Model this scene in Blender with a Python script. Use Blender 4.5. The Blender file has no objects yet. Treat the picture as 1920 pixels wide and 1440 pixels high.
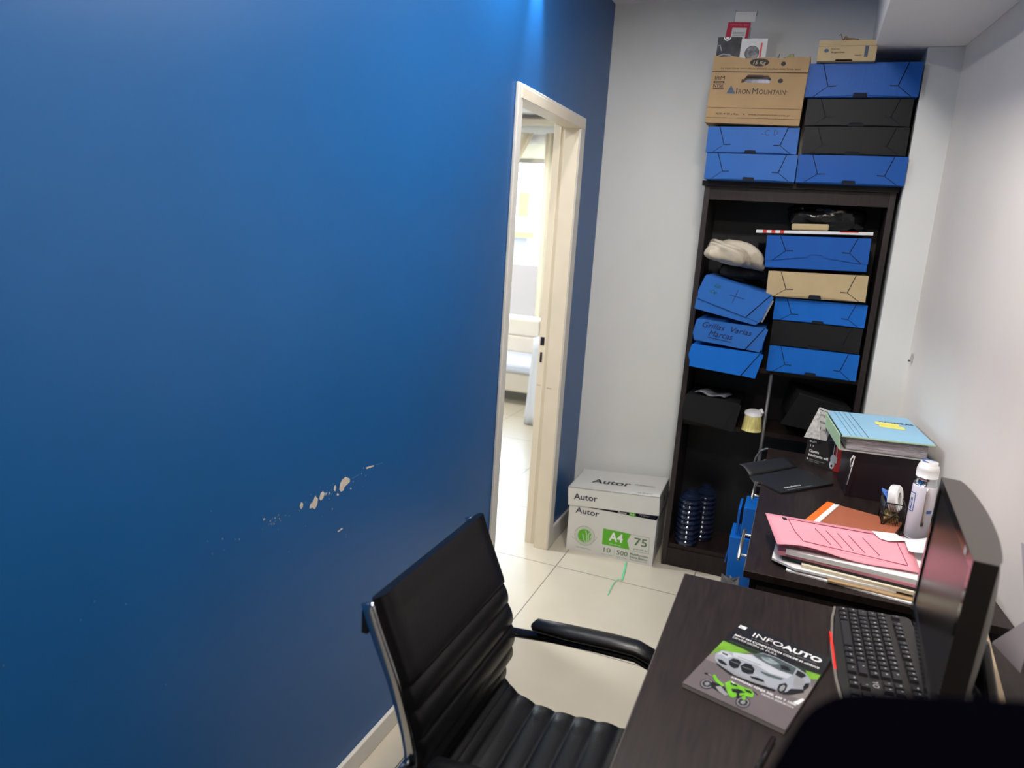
import bpy, bmesh, math, random
from mathutils import Vector, Matrix
R = math.radians
random.seed(4)
C = bpy.context.scene.collection
S = bpy.context.scene

# ------------------------------------------------------------------ camera
F_PX = 1354.0                                   # focal length for a 1920 px wide frame
down = Vector((-404, 6180, F_PX)).normalized()  # world -Z as seen by the camera (right, down, forward)
yax = Vector((560, -260, F_PX)).normalized()
yax = (yax - down * down.dot(yax)).normalized()
xax = down.cross(yax)
zax = -down
cam = bpy.data.cameras.new('camera')
cam.sensor_width = 36.0
cam.lens = F_PX / 1920 * 36.0
cam.clip_start = 0.02
cam.clip_end = 200
camo = bpy.data.objects.new('camera', cam)
C.objects.link(camo)
right = Vector((xax[0], yax[0], zax[0])); dn = Vector((xax[1], yax[1], zax[1])); fw = Vector((xax[2], yax[2], zax[2]))
m = Matrix((right, -dn, -fw)).transposed().to_4x4()
m.translation = Vector((1.04, 0.0, 1.6))
camo.matrix_world = m
cam.dof.use_dof = True
cam.dof.focus_distance = 2.3
cam.dof.aperture_fstop = 3.0
S.camera = camo

# ------------------------------------------------------------------ world, exposure
S.view_settings.view_transform = 'Standard'
S.view_settings.look = 'None'
S.view_settings.exposure = 0.0
S.view_settings.gamma = 1.0
S.view_settings.use_curve_mapping = False
w = bpy.data.worlds.new('sky'); S.world = w; w.use_nodes = True
bg = w.node_tree.nodes['Background']
bg.inputs[0].default_value = (0.62, 0.80, 1.0, 1)
bg.inputs[1].default_value = 13.0

def area(name, loc, size, power, color, rot=(0, 0, 0), shape='SQUARE', size_y=None, spread=None):
    l = bpy.data.lights.new(name, 'AREA'); l.energy = power; l.color = color; l.size = size; l.shape = shape
    if size_y: l.size_y = size_y
    if spread: l.spread = spread
    o = bpy.data.objects.new(name, l); C.objects.link(o); o.location = loc; o.rotation_euler = rot
    return o
# ceiling lamps of the office (their housings are built with the lamps below)
area('lamp_light', (0.22, 2.35, 2.652), 0.08, 9, (0.97, 0.98, 1.0), shape='DISK')
area('lamp_light', (0.88, 1.75, 2.655), 0.22, 31, (1.0, 0.97, 0.93), shape='DISK')
area('lamp_light', (1.02, 0.55, 2.655), 0.22, 25, (1.0, 0.86, 0.74), shape='DISK')
sp = bpy.data.lights.new('spot_light', 'SPOT'); sp.energy = 60; sp.spot_size = R(38); sp.spot_blend = 1.0; sp.color = (0.85, 0.93, 1); sp.shadow_soft_size = 0.02
spo = bpy.data.objects.new('spot_light', sp); C.objects.link(spo); spo.location = (0.055, 2.66, 2.652); spo.rotation_euler = (0, R(12), 0)
# daylight of the next room comes from the sky through its window: a portal guides the sampling
pl = area('window_portal', (-1.85, 7.22, 1.55), 2.0, 1, (1, 1, 1), rot=(R(-90), 0, 0), shape='RECTANGLE', size_y=1.9)
pl.data.cycles.is_portal = True
area('lamp_light', (-1.25, 3.0, 2.655), 0.35, 58, (0.90, 0.95, 1.0), shape='DISK')  # added fill light, an unseen lamp that brightens the door jamb

area('lamp_light', (-2.0, 5.6, 2.652), 0.30, 45, (1.0, 0.95, 0.88), shape='DISK')  # second added fill light, brightens the far end of the next room

# ------------------------------------------------------------------ materials
MATS = {}
def mat(name, col, rough=0.6, metal=0.0, var=0.0, vscale=6.0, bump=0.0, bscale=60.0, trans=0.0, coat=0.0, stretch=None, ior=1.45, alpha=1.0, spec=0.5, emit=None):
    if name in MATS: return MATS[name]
    M = bpy.data.materials.new(name); M.use_nodes = True
    nt = M.node_tree; b = nt.nodes['Principled BSDF']
    b.inputs['Base Color'].default_value = (*col, 1); b.inputs['Roughness'].default_value = rough
    b.inputs['Metallic'].default_value = metal; b.inputs['Transmission Weight'].default_value = trans
    b.inputs['Coat Weight'].default_value = coat; b.inputs['IOR'].default_value = ior
    b.inputs['Alpha'].default_value = alpha; b.inputs['Specular IOR Level'].default_value = spec
    if emit:
        b.inputs['Emission Color'].default_value = (*col, 1); b.inputs['Emission Strength'].default_value = emit
    tc = nt.nodes.new('ShaderNodeTexCoord'); mp = nt.nodes.new('ShaderNodeMapping')
    nt.links.new(tc.outputs['Object'], mp.inputs[0])
    if stretch: mp.inputs['Scale'].default_value = stretch
    if var > 0:
        n = nt.nodes.new('ShaderNodeTexNoise'); n.inputs['Scale'].default_value = vscale; n.inputs['Detail'].default_value = 6
        nt.links.new(mp.outputs[0], n.inputs['Vector'])
        mx = nt.nodes.new('ShaderNodeMix'); mx.data_type = 'RGBA'
        mx.inputs[6].default_value = (*[c * (1 - var) for c in col], 1); mx.inputs[7].default_value = (*[min(1, c * (1 + var)) for c in col], 1)
        rp = nt.nodes.new('ShaderNodeMapRange'); rp.inputs[1].default_value = .3; rp.inputs[2].default_value = .7
        nt.links.new(n.outputs[0], rp.inputs[0]); nt.links.new(rp.outputs[0], mx.inputs[0])
        nt.links.new(mx.outputs[2], b.inputs['Base Color'])
    if bump > 0:
        n2 = nt.nodes.new('ShaderNodeTexNoise'); n2.inputs['Scale'].default_value = bscale; n2.inputs['Detail'].default_value = 4
        nt.links.new(mp.outputs[0], n2.inputs['Vector'])
        bp = nt.nodes.new('ShaderNodeBump'); bp.inputs['Strength'].default_value = bump; bp.inputs['Distance'].default_value = 0.01
        nt.links.new(n2.outputs[0], bp.inputs['Height']); nt.links.new(bp.outputs[0], b.inputs['Normal'])
    MATS[name] = M
    return M
wall_warm = mat('warm white wall paint', (0.76, 0.70, 0.64), 0.5, var=0.03, vscale=3, bump=0.02, bscale=90)
white_wall = mat('white wall paint', (0.73, 0.73, 0.70), 0.55, var=0.03, vscale=3, bump=0.02, bscale=90)
ceil_paint = mat('ceiling paint', (0.80, 0.79, 0.78), 0.7, bump=0.02, bscale=70)
blue_paint = mat('satin blue paint', (0.005, 0.078, 0.245), 0.36, var=0.03, vscale=2.5, bump=0.012, bscale=45)
plaster = mat('bare plaster', (0.52, 0.47, 0.40), 0.9, var=0.1, vscale=60)
cream = mat('cream door frame paint', (0.66, 0.58, 0.46), 0.45, var=0.03, vscale=8)
trim_w = mat('white trim paint', (0.60, 0.58, 0.53), 0.45, var=0.04, vscale=10)
wood = mat('dark wenge laminate', (0.0145, 0.0088, 0.0072), 0.42, spec=0.4, var=0.45, vscale=9, stretch=(14, 1, 1), bump=0.03, bscale=40)
wood_v = mat('dark wenge laminate upright', (0.022, 0.016, 0.0145), 0.42, var=0.4, vscale=9, stretch=(14, 14, 1), bump=0.03, bscale=40)
edge_band = mat('edge banding with painted highlight', (0.10, 0.085, 0.075), 0.4)  # paler tone puts the thin highlight along the board edges into the colour
bluep = mat('blue corrugated plastic', (0.010, 0.088, 0.36), 0.45, spec=0.25, var=0.06, vscale=7, bump=0.05, bscale=120, stretch=(1, 1, 0.1))
bluep_b = mat('bright blue corrugated plastic', (0.007, 0.125, 0.50), 0.42, spec=0.3, var=0.05, vscale=7, bump=0.05, bscale=120, stretch=(1, 1, 0.1))
blue_pale = mat('blue corrugated card', (0.022, 0.115, 0.39), 0.45, spec=0.28, var=0.06, vscale=7, bump=0.05, bscale=120)
blackp = mat('black corrugated plastic', (0.010, 0.010, 0.011), 0.50, spec=0.25, var=0.1, vscale=8, bump=0.05, bscale=120)
slot = mat('dark slot and crease shade', (0.002, 0.004, 0.012), 0.8)  # used for cut slots and for shade painted along flap edges
kraft = mat('kraft cardboard', (0.36, 0.235, 0.115), 0.75, var=0.07, vscale=9, bump=0.04, bscale=80)
kraft_l = mat('light kraft card', (0.46, 0.35, 0.19), 0.7, var=0.06, vscale=9, bump=0.04)
ink = mat('black ink', (0.012, 0.012, 0.015), 0.6)
ink_navy = mat('navy ink', (0.010, 0.013, 0.05), 0.5)
ink_brown = mat('brown ink', (0.05, 0.028, 0.018), 0.7)
ink_blue = mat('slate blue ink', (0.05, 0.08, 0.13), 0.6)
green_i = mat('green ink', (0.10, 0.40, 0.02), 0.5)
green_d = mat('dull green ink', (0.09, 0.17, 0.07), 0.5)
white_card = mat('white printed card', (0.62, 0.61, 0.58), 0.5, var=0.03, vscale=8)
grey_card = mat('shaded grey card', (0.30, 0.30, 0.29), 0.6)
paper = mat('white paper', (0.70, 0.70, 0.70), 0.7, var=0.02, vscale=12)
pink = mat('pink folder card', (0.78, 0.31, 0.37), 0.65, var=0.04, vscale=10, bump=0.02)
pink_line = mat('dark pink print', (0.30, 0.06, 0.09), 0.6)
orange = mat('orange plastic strip', (0.85, 0.16, 0.02), 0.4)
salmon = mat('salmon sheet under film', (0.42, 0.13, 0.07), 0.3, coat=0.4)
cream_paper = mat('cream folder card', (0.68, 0.62, 0.47), 0.7)
lblue = mat('light blue folder card', (0.28, 0.50, 0.66), 0.6, var=0.03)
lgreen = mat('light green folder card', (0.42, 0.60, 0.38), 0.6)
yellow = mat('yellow sticky note', (0.80, 0.74, 0.18), 0.6)
film = mat('clear plastic sleeves', (0.40, 0.37, 0.39), 0.22, var=0.5, vscale=20, stretch=(1, 1, 30), bump=0.5, bscale=30)
red = mat('red print', (0.60, 0.035, 0.03), 0.45)
crimson = mat('crimson print', (0.42, 0.02, 0.05), 0.5)
leather = mat('black leatherette', (0.004, 0.004, 0.005), 0.36, spec=0.4, bump=0.06, bscale=160)
chrome = mat('chrome', (0.55, 0.57, 0.60), 0.12, metal=1)
steel = mat('brushed steel', (0.72, 0.68, 0.62), 0.35, metal=1)
grey_metal = mat('grey painted tube', (0.10, 0.10, 0.105), 0.4, metal=0.3)
black_gloss = mat('gloss black plastic', (0.008, 0.008, 0.009), 0.12)
black_satin = mat('satin black plastic', (0.020, 0.018, 0.017), 0.33, bump=0.02, bscale=200)
bronze = mat('dark bronze plastic', (0.042, 0.035, 0.031), 0.3, bump=0.02, bscale=200)
screen_m = mat('switched off screen', (0.008, 0.007, 0.008), 0.25, spec=0.5)
key_m = mat('key cap plastic', (0.020, 0.020, 0.022), 0.30)
key_print = mat('key legend', (0.35, 0.35, 0.36), 0.5)
nylon = mat('black nylon', (0.0008, 0.0008, 0.002), 1.0, spec=0.0)
bagp = mat('black polythene', (0.005, 0.005, 0.006), 0.22, bump=0.9, bscale=14)
beige_bag = mat('beige fabric bag', (0.44, 0.38, 0.29), 0.5, bump=1.0, bscale=9)
bristle = mat('yellow bristles', (0.55, 0.48, 0.17), 0.7, var=0.25, vscale=30, stretch=(6, 6, 0.3))
white_pl = mat('white plastic', (0.66, 0.65, 0.64), 0.3)
thermo = mat('white enamel', (0.66, 0.63, 0.70), 0.28)
label_blue = mat('label blue', (0.05, 0.12, 0.42), 0.4)
tape_b = mat('translucent blue film', (0.05, 0.20, 0.70), 0.2)
clear_pl = mat('clear crumpled plastic', (0.22, 0.22, 0.23), 0.15, trans=0.2, bump=0.8, bscale=25)
bottle_m = mat('clear dark blue plastic', (0.008, 0.013, 0.032), 0.10, coat=0.5)
green_strap = mat('green strapping', (0.10, 0.58, 0.28), 0.4)
mag_dark = mat('cover black', (0.012, 0.012, 0.013), 0.28)
mag_road = mat('cover asphalt', (0.13, 0.11, 0.115), 0.28, var=0.12, vscale=8)
mag_road2 = mat('cover light asphalt', (0.20, 0.175, 0.17), 0.28, var=0.1, vscale=8)
mag_grass = mat('cover grass green', (0.15, 0.33, 0.03), 0.28, var=0.2, vscale=30)
mag_silver = mat('cover silver', (0.29, 0.31, 0.35), 0.25, var=0.12, vscale=14)
mag_silver2 = mat('cover bright silver', (0.44, 0.46, 0.50), 0.25)
mag_glass = mat('cover glass grey', (0.07, 0.09, 0.09), 0.2, var=0.4, vscale=30)
mag_green = mat('cover lime', (0.15, 0.43, 0.03), 0.25, var=0.15, vscale=40)
mag_grey = mat('cover grey print', (0.25, 0.25, 0.26), 0.3)
pages = mat('page edges', (0.38, 0.36, 0.33), 0.7, var=0.2, vscale=4, stretch=(1, 1, 80))
wprint = mat('white print', (0.78, 0.78, 0.77), 0.4)
sofa_m = mat('off white leather', (0.74, 0.68, 0.58), 0.5, var=0.03)
sofa_seat = mat('pale blue cover', (0.62, 0.68, 0.80), 0.6)
curtain_m = mat('cream curtain cloth', (0.80, 0.74, 0.62), 0.8, var=0.04)
curtain_w = mat('white curtain cloth', (0.72, 0.75, 0.80), 0.7)
blind_m = mat('roller blind cloth', (0.66, 0.62, 0.52), 0.7, trans=0.0)
outer = mat('pale render', (0.17, 0.155, 0.16), 0.9, var=0.1, vscale=4)
outer_p = mat('pinkish render', (0.20, 0.145, 0.12), 0.9)
yellow_w = mat('yellow panel', (0.22, 0.14, 0.03), 0.7)
twine = mat('brown crumpled paper', (0.30, 0.17, 0.09), 0.8)
dkcloth = mat('black fur', (0.010, 0.010, 0.010), 0.95, bump=0.5, bscale=60)
red_edge = mat('red plastic', (0.75, 0.03, 0.02), 0.35)
beige_w = mat('beige wood bar', (0.40, 0.31, 0.20), 0.5)
lamp_on = mat('lit lamp diffuser', (1.0, 0.97, 0.93), 0.5, emit=6.0)
for cm_ in (curtain_m, blind_m):
    nt_ = cm_.node_tree; tr_ = nt_.nodes.new('ShaderNodeBsdfTranslucent'); tr_.inputs[0].default_value = (.8, .74, .62, 1); ms_ = nt_.nodes.new('ShaderNodeMixShader'); ms_.inputs[0].default_value = .45
    o_ = nt_.nodes['Material Output']; nt_.links.new(nt_.nodes['Principled BSDF'].outputs[0], ms_.inputs[1]); nt_.links.new(tr_.outputs[0], ms_.inputs[2]); nt_.links.new(ms_.outputs[0], o_.inputs[0])
glass_m = mat('window glass', (0.9, 0.95, 1), 0.02, alpha=0.06)

# floor: square glazed tiles with thin joints
def tile_mat():
    M = bpy.data.materials.new('cream floor tiles'); M.use_nodes = True; nt = M.node_tree; b = nt.nodes['Principled BSDF']
    L = nt.links.new; N = nt.nodes.new
    g = N('ShaderNodeNewGeometry'); sx = N('ShaderNodeSeparateXYZ'); L(g.outputs['Position'], sx.inputs[0])
    outs = []
    for ax, off in ((0, 0.110), (1, 3.122)):
        a = N('ShaderNodeMath'); a.operation = 'SUBTRACT'; a.inputs[1].default_value = off - 6.3; L(sx.outputs[ax], a.inputs[0])
        d = N('ShaderNodeMath'); d.operation = 'DIVIDE'; d.inputs[1].default_value = 0.63; L(a.outputs[0], d.inputs[0])
        f = N('ShaderNodeMath'); f.operation = 'FRACT'; L(d.outputs[0], f.inputs[0])
        h = N('ShaderNodeMath'); h.operation = 'PINGPONG'; h.inputs[1].default_value = 0.5; L(f.outputs[0], h.inputs[0])
        outs.append(h)
    mn = N('ShaderNodeMath'); mn.operation = 'MINIMUM'; L(outs[0].outputs[0], mn.inputs[0]); L(outs[1].outputs[0], mn.inputs[1])
    mr = N('ShaderNodeMapRange'); mr.inputs[1].default_value = 0.0022; mr.inputs[2].default_value = 0.0042; L(mn.outputs[0], mr.inputs[0])
    n = N('ShaderNodeTexNoise'); n.inputs['Scale'].default_value = 5; n.inputs['Detail'].default_value = 8; L(g.outputs['Position'], n.inputs['Vector'])
    mx = N('ShaderNodeMix'); mx.data_type = 'RGBA'; mx.inputs[6].default_value = (0.47, 0.42, 0.33, 1); mx.inputs[7].default_value = (0.57, 0.52, 0.42, 1); L(n.outputs[0], mx.inputs[0])
    m2 = N('ShaderNodeMix'); m2.data_type = 'RGBA'; m2.inputs[6].default_value = (0.13, 0.11, 0.10, 1); L(mr.outputs[0], m2.inputs[0]); L(mx.outputs[2], m2.inputs[7])
    L(m2.outputs[2], b.inputs['Base Color'])
    b.inputs['Roughness'].default_value = 0.28
    bp = N('ShaderNodeBump'); bp.inputs['Strength'].default_value = 0.3; bp.inputs['Distance'].default_value = 0.002; L(mr.outputs[0], bp.inputs['Height']); L(bp.outputs[0], b.inputs['Normal'])
    return M
tiles = tile_mat()

# ------------------------------------------------------------------ mesh helpers
class Fr:
    """a drawing frame: origin, unit x, unit y; z is their normal; su, sv scale the 2-D coordinates"""
    def __init__(s, o, x, y, su=1.0, sv=1.0):
        s.o = Vector(o); s.x = Vector(x).normalized(); s.y = Vector(y); s.y = (s.y - s.x * s.y.dot(s.x)).normalized(); s.z = s.x.cross(s.y); s.su = su; s.sv = sv
    def p(s, u, v, d=0.0): return s.o + s.x * (u * s.su) + s.y * (v * s.sv) + s.z * d

TXT = {}
def text_data(body, bold, italic):
    k = (body, bold, italic)
    if k in TXT: return TXT[k]
    cu = bpy.data.curves.new('t', 'FONT'); cu.body = body; cu.size = 1.0; cu.offset = bold; cu.shear = italic; cu.resolution_u = 3
    ob = bpy.data.objects.new('t', cu); C.objects.link(ob)
    me = bpy.data.meshes.new_from_object(ob.evaluated_get(bpy.context.evaluated_depsgraph_get()))
    vs = [(v.co.x, v.co.y) for v in me.vertices]; fs = [tuple(p.vertices) for p in me.polygons]
    bpy.data.objects.remove(ob); bpy.data.curves.remove(cu); bpy.data.meshes.remove(me)
    TXT[k] = (vs, fs); return TXT[k]

class MB:
    def __init__(s): s.v = []; s.f = []; s.mi = []; s.mats = []; s.sm = []
    def m(s, M):
        if M not in s.mats: s.mats.append(M)
        return s.mats.index(M)
    def add(s, vs, fs, M, smooth=False):
        b = len(s.v); s.v += [Vector(v) for v in vs]; k = s.m(M)
        for f in fs: s.f.append(tuple(i + b for i in f)); s.mi.append(k); s.sm.append(smooth)
        return s
    def box(s, lo, hi, M, T=None):
        (x0, y0, z0), (x1, y1, z1) = lo, hi
        vs = [Vector(p) for p in ((x0, y0, z0), (x1, y0, z0), (x1, y1, z0), (x0, y1, z0), (x0, y0, z1), (x1, y0, z1), (x1, y1, z1), (x0, y1, z1))]
        if T is not None: vs = [T @ v for v in vs]
        return s.add(vs, [(0, 3, 2, 1), (4, 5, 6, 7), (0, 1, 5, 4), (1, 2, 6, 5), (2, 3, 7, 6), (3, 0, 4, 7)], M)
    def poly(s, fr, pts, M, lift=0.0, depth=0.0):
        ar = sum(pts[i][0] * pts[(i + 1) % len(pts)][1] - pts[(i + 1) % len(pts)][0] * pts[i][1] for i in range(len(pts)))
        if ar < 0: pts = pts[::-1]
        n = len(pts); top = [fr.p(u, v, lift + depth) for u, v in pts]
        if depth <= 0: return s.add(top, [tuple(range(n))], M)
        bot = [fr.p(u, v, lift) for u, v in pts]
        fs = [tuple(range(n)), tuple(range(2 * n - 1, n - 1, -1))] + [(n + i, n + (i + 1) % n, (i + 1) % n, i) for i in range(n)]
        return s.add(top + bot, fs, M)
    def rect(s, fr, u0, v0, u1, v1, M, lift=0.0005, depth=0.0): return s.poly(fr, [(u0, v0), (u1, v0), (u1, v1), (u0, v1)], M, lift, depth)
    def line(s, fr, a, b, wd, M, lift=0.0006):
        ax, ay = a[0] * fr.su, a[1] * fr.sv; bx, by = b[0] * fr.su, b[1] * fr.sv
        L = math.hypot(bx - ax, by - ay) or 1; nx, ny = -(by - ay) / L * wd / 2, (bx - ax) / L * wd / 2
        q = Fr(fr.o, fr.x, fr.y)
        return s.poly(q, [(ax + nx, ay + ny), (ax - nx, ay - ny), (bx - nx, by - ny), (bx + nx, by + ny)], M, lift)
    def ring(s, fr, c, r0, r1, M, lift=0.0006, a0=0, a1=360, n=40, ey=1.0):
        cx, cy = c[0] * fr.su, c[1] * fr.sv; q = Fr(fr.o, fr.x, fr.y); vs = []
        for i in range(n + 1):
            a = R(a0 + (a1 - a0) * i / n)
            vs += [q.p(cx + r0 * math.cos(a), cy + r0 * ey * math.sin(a), lift), q.p(cx + r1 * math.cos(a), cy + r1 * ey * math.sin(a), lift)]
        return s.add(vs, [(2 * i, 2 * i + 1, 2 * i + 3, 2 * i + 2) for i in range(n)], M)
    def disc(s, fr, c, rx, ry, M, lift=0.0006, n=32):
        q = Fr(fr.o, fr.x, fr.y); cx, cy = c[0] * fr.su, c[1] * fr.sv
        return s.poly(q, [(cx + rx * math.cos(2 * math.pi * i / n), cy + ry * math.sin(2 * math.pi * i / n)) for i in range(n)], M, lift)
    def text(s, fr, body, u, v, M, height, width=None, lift=0.0008, bold=0.0, italic=0.0, rot=0.0, center=False):
        """u, v: left baseline in frame units; height = cap height and width in metres"""
        vs, fs = text_data(body, bold, italic)
        if not vs: return s
        xs = [p[0] for p in vs]; x0, x1 = min(xs), max(xs)
        ky = height / 0.70; kx = (width / (x1 - x0)) if width else ky
        ou, ov = u * fr.su, v * fr.sv; q = Fr(fr.o, fr.x, fr.y); c, sn = math.cos(R(rot)), math.sin(R(rot)); out = []
        for x, y in vs:
            a, b_ = (x - x0) * kx, y * ky
            if center: a -= (x1 - x0) * kx / 2
            out.append(q.p(ou + a * c - b_ * sn, ov + a * sn + b_ * c, lift))
        return s.add(out, fs, M)
    def tube(s, pts, r, M, n=10, cap=True, radii=None, flat=1.0):
        pts = [Vector(p) for p in pts]; vs = []; up0 = None
        for i, p in enumerate(pts):
            d = (pts[min(i + 1, len(pts) - 1)] - pts[max(i - 1, 0)]).normalized()
            if up0 is None:
                a = Vector((0, 0, 1)) if abs(d.z) < 0.9 else Vector((1, 0, 0)); up0 = (a - d * a.dot(d)).normalized()
            else: up0 = (up0 - d * up0.dot(d)).normalized()
            sd = d.cross(up0); rr = radii[i] if radii else r
            for k in range(n):
                t = 2 * math.pi * k / n; vs.append(p + up0 * math.cos(t) * rr + sd * math.sin(t) * rr * flat)
        fs = [(i * n + k, i * n + (k + 1) % n, (i + 1) * n + (k + 1) % n, (i + 1) * n + k) for i in range(len(pts) - 1) for k in range(n)]
        if cap: fs += [tuple(range(n - 1, -1, -1)), tuple(range((len(pts) - 1) * n, len(pts) * n))]
        return s.add(vs, fs, M, True)
    def lathe(s, c, prof, M, n=32, T=None):
        vs = []; P2 = [prof[0]]
        for i in range(1, len(prof) - 1):
            a_, b_, c_ = Vector(prof[i - 1]), Vector(prof[i]), Vector(prof[i + 1]); d1, d2 = b_ - a_, c_ - b_
            P2.append(prof[i])
            if d1.length > 1e-6 and d2.length > 1e-6 and d1.angle(d2) > R(38): P2.append(prof[i])
        prof = P2 + [prof[-1]]; prof = [prof[0], prof[0]] + prof[1:-1] + [prof[-1], prof[-1]]
        for r, z in prof:
            for k in range(n):
                t = 2 * math.pi * k / n; p = Vector((c[0] + r * math.cos(t), c[1] + r * math.sin(t), c[2] + z)); vs.append(T @ p if T else p)
        fs = [(i * n + k, i * n + (k + 1) % n, (i + 1) * n + (k + 1) % n, (i + 1) * n + k) for i in range(len(prof) - 1) for k in range(n)]
        fs += [tuple(range(n - 1, -1, -1)), tuple(range((len(prof) - 1) * n, len(prof) * n))]
        return s.add(vs, fs, M, True)
    def grid(s, fn, nu, nv, M, smooth=True):
        vs = [fn(i / nu, j / nv) for j in range(nv + 1) for i in range(nu + 1)]
        return s.add(vs, [(j * (nu + 1) + i, j * (nu + 1) + i + 1, (j + 1) * (nu + 1) + i + 1, (j + 1) * (nu + 1) + i) for j in range(nv) for i in range(nu)], M, smooth)
    def blob(s, c, r, M, seed=0, amp=0.2, nu=28, nv=16, flat_bottom=True, pw=0.7, fold=3.0):
        rnd = random.Random(seed); ks = [(rnd.uniform(1, fold), rnd.uniform(1, fold), rnd.uniform(0, 6), rnd.uniform(.4, 1)) for _ in range(7)]
        vs = []
        for j in range(nv + 1):
            ph = math.pi * j / nv - math.pi / 2
            for i in range(nu):
                th = 2 * math.pi * i / nu
                cx, cy, cz = math.cos(ph) * math.cos(th), math.cos(ph) * math.sin(th), math.sin(ph)
                k = 1 + amp * sum(w_ * math.sin(a * cx * 2 + b * cy * 2 + c_ + a * cz) for a, b, c_, w_ in ks) / 4
                sg = lambda t: math.copysign(abs(t) ** pw, t)
                x, y, z = sg(cx) * r[0] * k, sg(cy) * r[1] * k, sg(cz) * r[2] * k
                if flat_bottom: z = max(z, -r[2] * 0.98)
                vs.append(Vector((c[0] + x, c[1] + y, c[2] + z)))
        fs = [(j * nu + i, j * nu + (i + 1) % nu, (j + 1) * nu + (i + 1) % nu, (j + 1) * nu + i) for j in range(nv) for i in range(nu)]
        return s.add(vs, fs, M, True)
    def build(s, name, parent=None, origin=None, bevel=0.0, solid=0.0, subsurf=0, T=None):
        vs = [T @ v for v in s.v] if T is not None else s.v
        if parent is not None:
            o_ = parent.get('_o'); off = Vector(o_)
        else:
            off = Vector(origin) if origin is not None else Vector((sum(v.x for v in vs) / len(vs), sum(v.y for v in vs) / len(vs), min(v.z for v in vs)))
        me = bpy.data.meshes.new(name); me.from_pydata([v - off for v in vs], [], s.f)
        for M in s.mats: me.materials.append(M)
        me.polygons.foreach_set('material_index', s.mi); me.polygons.foreach_set('use_smooth', s.sm); me.update()
        ob = bpy.data.objects.new(name, me); C.objects.link(ob)
        if parent is not None: ob.parent = parent
        else: ob.location = off
        ob['_o'] = off[:]
        if bevel:
            md = ob.modifiers.new('bevel', 'BEVEL'); md.width = bevel; md.segments = 2; md.limit_method = 'ANGLE'; md.angle_limit = R(40)
        if solid:
            md = ob.modifiers.new('thickness', 'SOLIDIFY'); md.thickness = solid; md.offset = 0
        if subsurf:
            md = ob.modifiers.new('smooth', 'SUBSURF'); md.levels = subsurf; md.render_levels = subsurf
        if parent is not None: ob['_o'] = off[:]
        return ob

def tag(o, label=None, cat=None, group=None, kind=None):
    if label: o['label'] = label
    if cat: o['category'] = cat
    if group: o['group'] = group
    if kind: o['kind'] = kind
    return o
def thing(name, loc, label, cat, group=None):
    o = bpy.data.objects.new(name, None); o.empty_display_size = 0.05; C.objects.link(o); o.location = loc; o['_o'] = tuple(loc)
    return tag(o, label, cat, group)
def struct(o, kind='structure'): o['kind'] = kind; return o
def RotAt(p, axis, deg): p = Vector(p); return Matrix.Translation(p) @ Matrix.Rotation(R(deg), 4, axis) @ Matrix.Translation(-p)

# ------------------------------------------------------------------ room shell
CZ = 2.683
def wall_x(y): return 1.48 + 0.097 * (3.36 - y)
struct(MB().box((-3.6, -1.6, -0.12), (2.3, 12.0, 0.0), tiles).build('floor', origin=(0, 0, 0)))
struct(MB().box((-3.6, -1.6, CZ), (2.3, 7.3, CZ + 0.12), ceil_paint).build('ceiling', origin=(0, 0, CZ)))
# blue wall with the doorway
b = MB()
DY0, DY1, DZ = 2.535, 3.318, 2.085
for x0, x1, M in ((-0.012, 0.0, blue_paint), (-0.122, -0.012, white_wall)):
    b.box((x0, -1.6, 0), (x1, DY0, CZ), M); b.box((x0, DY1, 0), (x1, 7.3, CZ), M); b.box((x0, DY0, DZ), (x1, DY1, CZ), M)
fw_ = Fr((0, 0, 0), (0, 1, 0), (0, 0, 1))
# paint chips along the scratch, real plaster patches where the paint came off
chips = [[(1.3305, 0.9254), (1.3373, 0.9183), (1.336, 0.911), (1.3292, 0.9062), (1.3246, 0.9181)], [(1.3828, 0.9233), (1.395, 0.9112), (1.3913, 0.8964), (1.3822, 0.8884), (1.3735, 0.8947), (1.3607, 0.897), (1.3639, 0.906), (1.3757, 0.9114)], [(1.4145, 0.925), (1.4226, 0.9159), (1.4158, 0.9058), (1.4059, 0.9027), (1.3999, 0.9096), (1.4047, 0.9225)], [(1.4281, 0.918), (1.4307, 0.9122), (1.4257, 0.909), (1.4236, 0.9155)], [(1.4423, 0.9149), (1.445, 0.9091), (1.4389, 0.9065)], [(1.4664, 0.9252), (1.4707, 0.9179), (1.4657, 0.9072), (1.4594, 0.9126), (1.4613, 0.9219)], [(1.5105, 0.9331), (1.5301, 0.922), (1.5314, 0.913), (1.5182, 0.9094), (1.5057, 0.9059), (1.5032, 0.8973), (1.4897, 0.8987), (1.4831, 0.9065), (1.4876, 0.9218), (1.4944, 0.9297)], [(1.4764, 0.8994), (1.4834, 0.893), (1.4776, 0.8909), (1.4717, 0.8962)], [(1.5352, 0.8957), (1.5398, 0.8915), (1.5354, 0.8895), (1.5308, 0.8937)], [(1.4769, 0.7929), (1.4974, 0.7953), (1.5024, 0.7906), (1.4808, 0.7886)], [(1.2014, 0.9322), (1.2045, 0.9281), (1.2013, 0.9244), (1.199, 0.9287)], [(1.4534, 0.8671), (1.4571, 0.8625), (1.452, 0.8603)], [(1.124, 0.9138), (1.1264, 0.9106), (1.1235, 0.9095)], [(1.0765, 0.9343), (1.0784, 0.9308), (1.0766, 0.9282)], [(1.6046, 0.9288), (1.6117, 0.9303), (1.641, 0.927), (1.6474, 0.9223), (1.6107, 0.9246)]]
scr = mat('thin scratched paint', (0.12, 0.25, 0.42), .6)
for ps in chips: b.poly(fw_, ps, plaster, lift=0.0006)
rc = random.Random(9)
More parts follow.
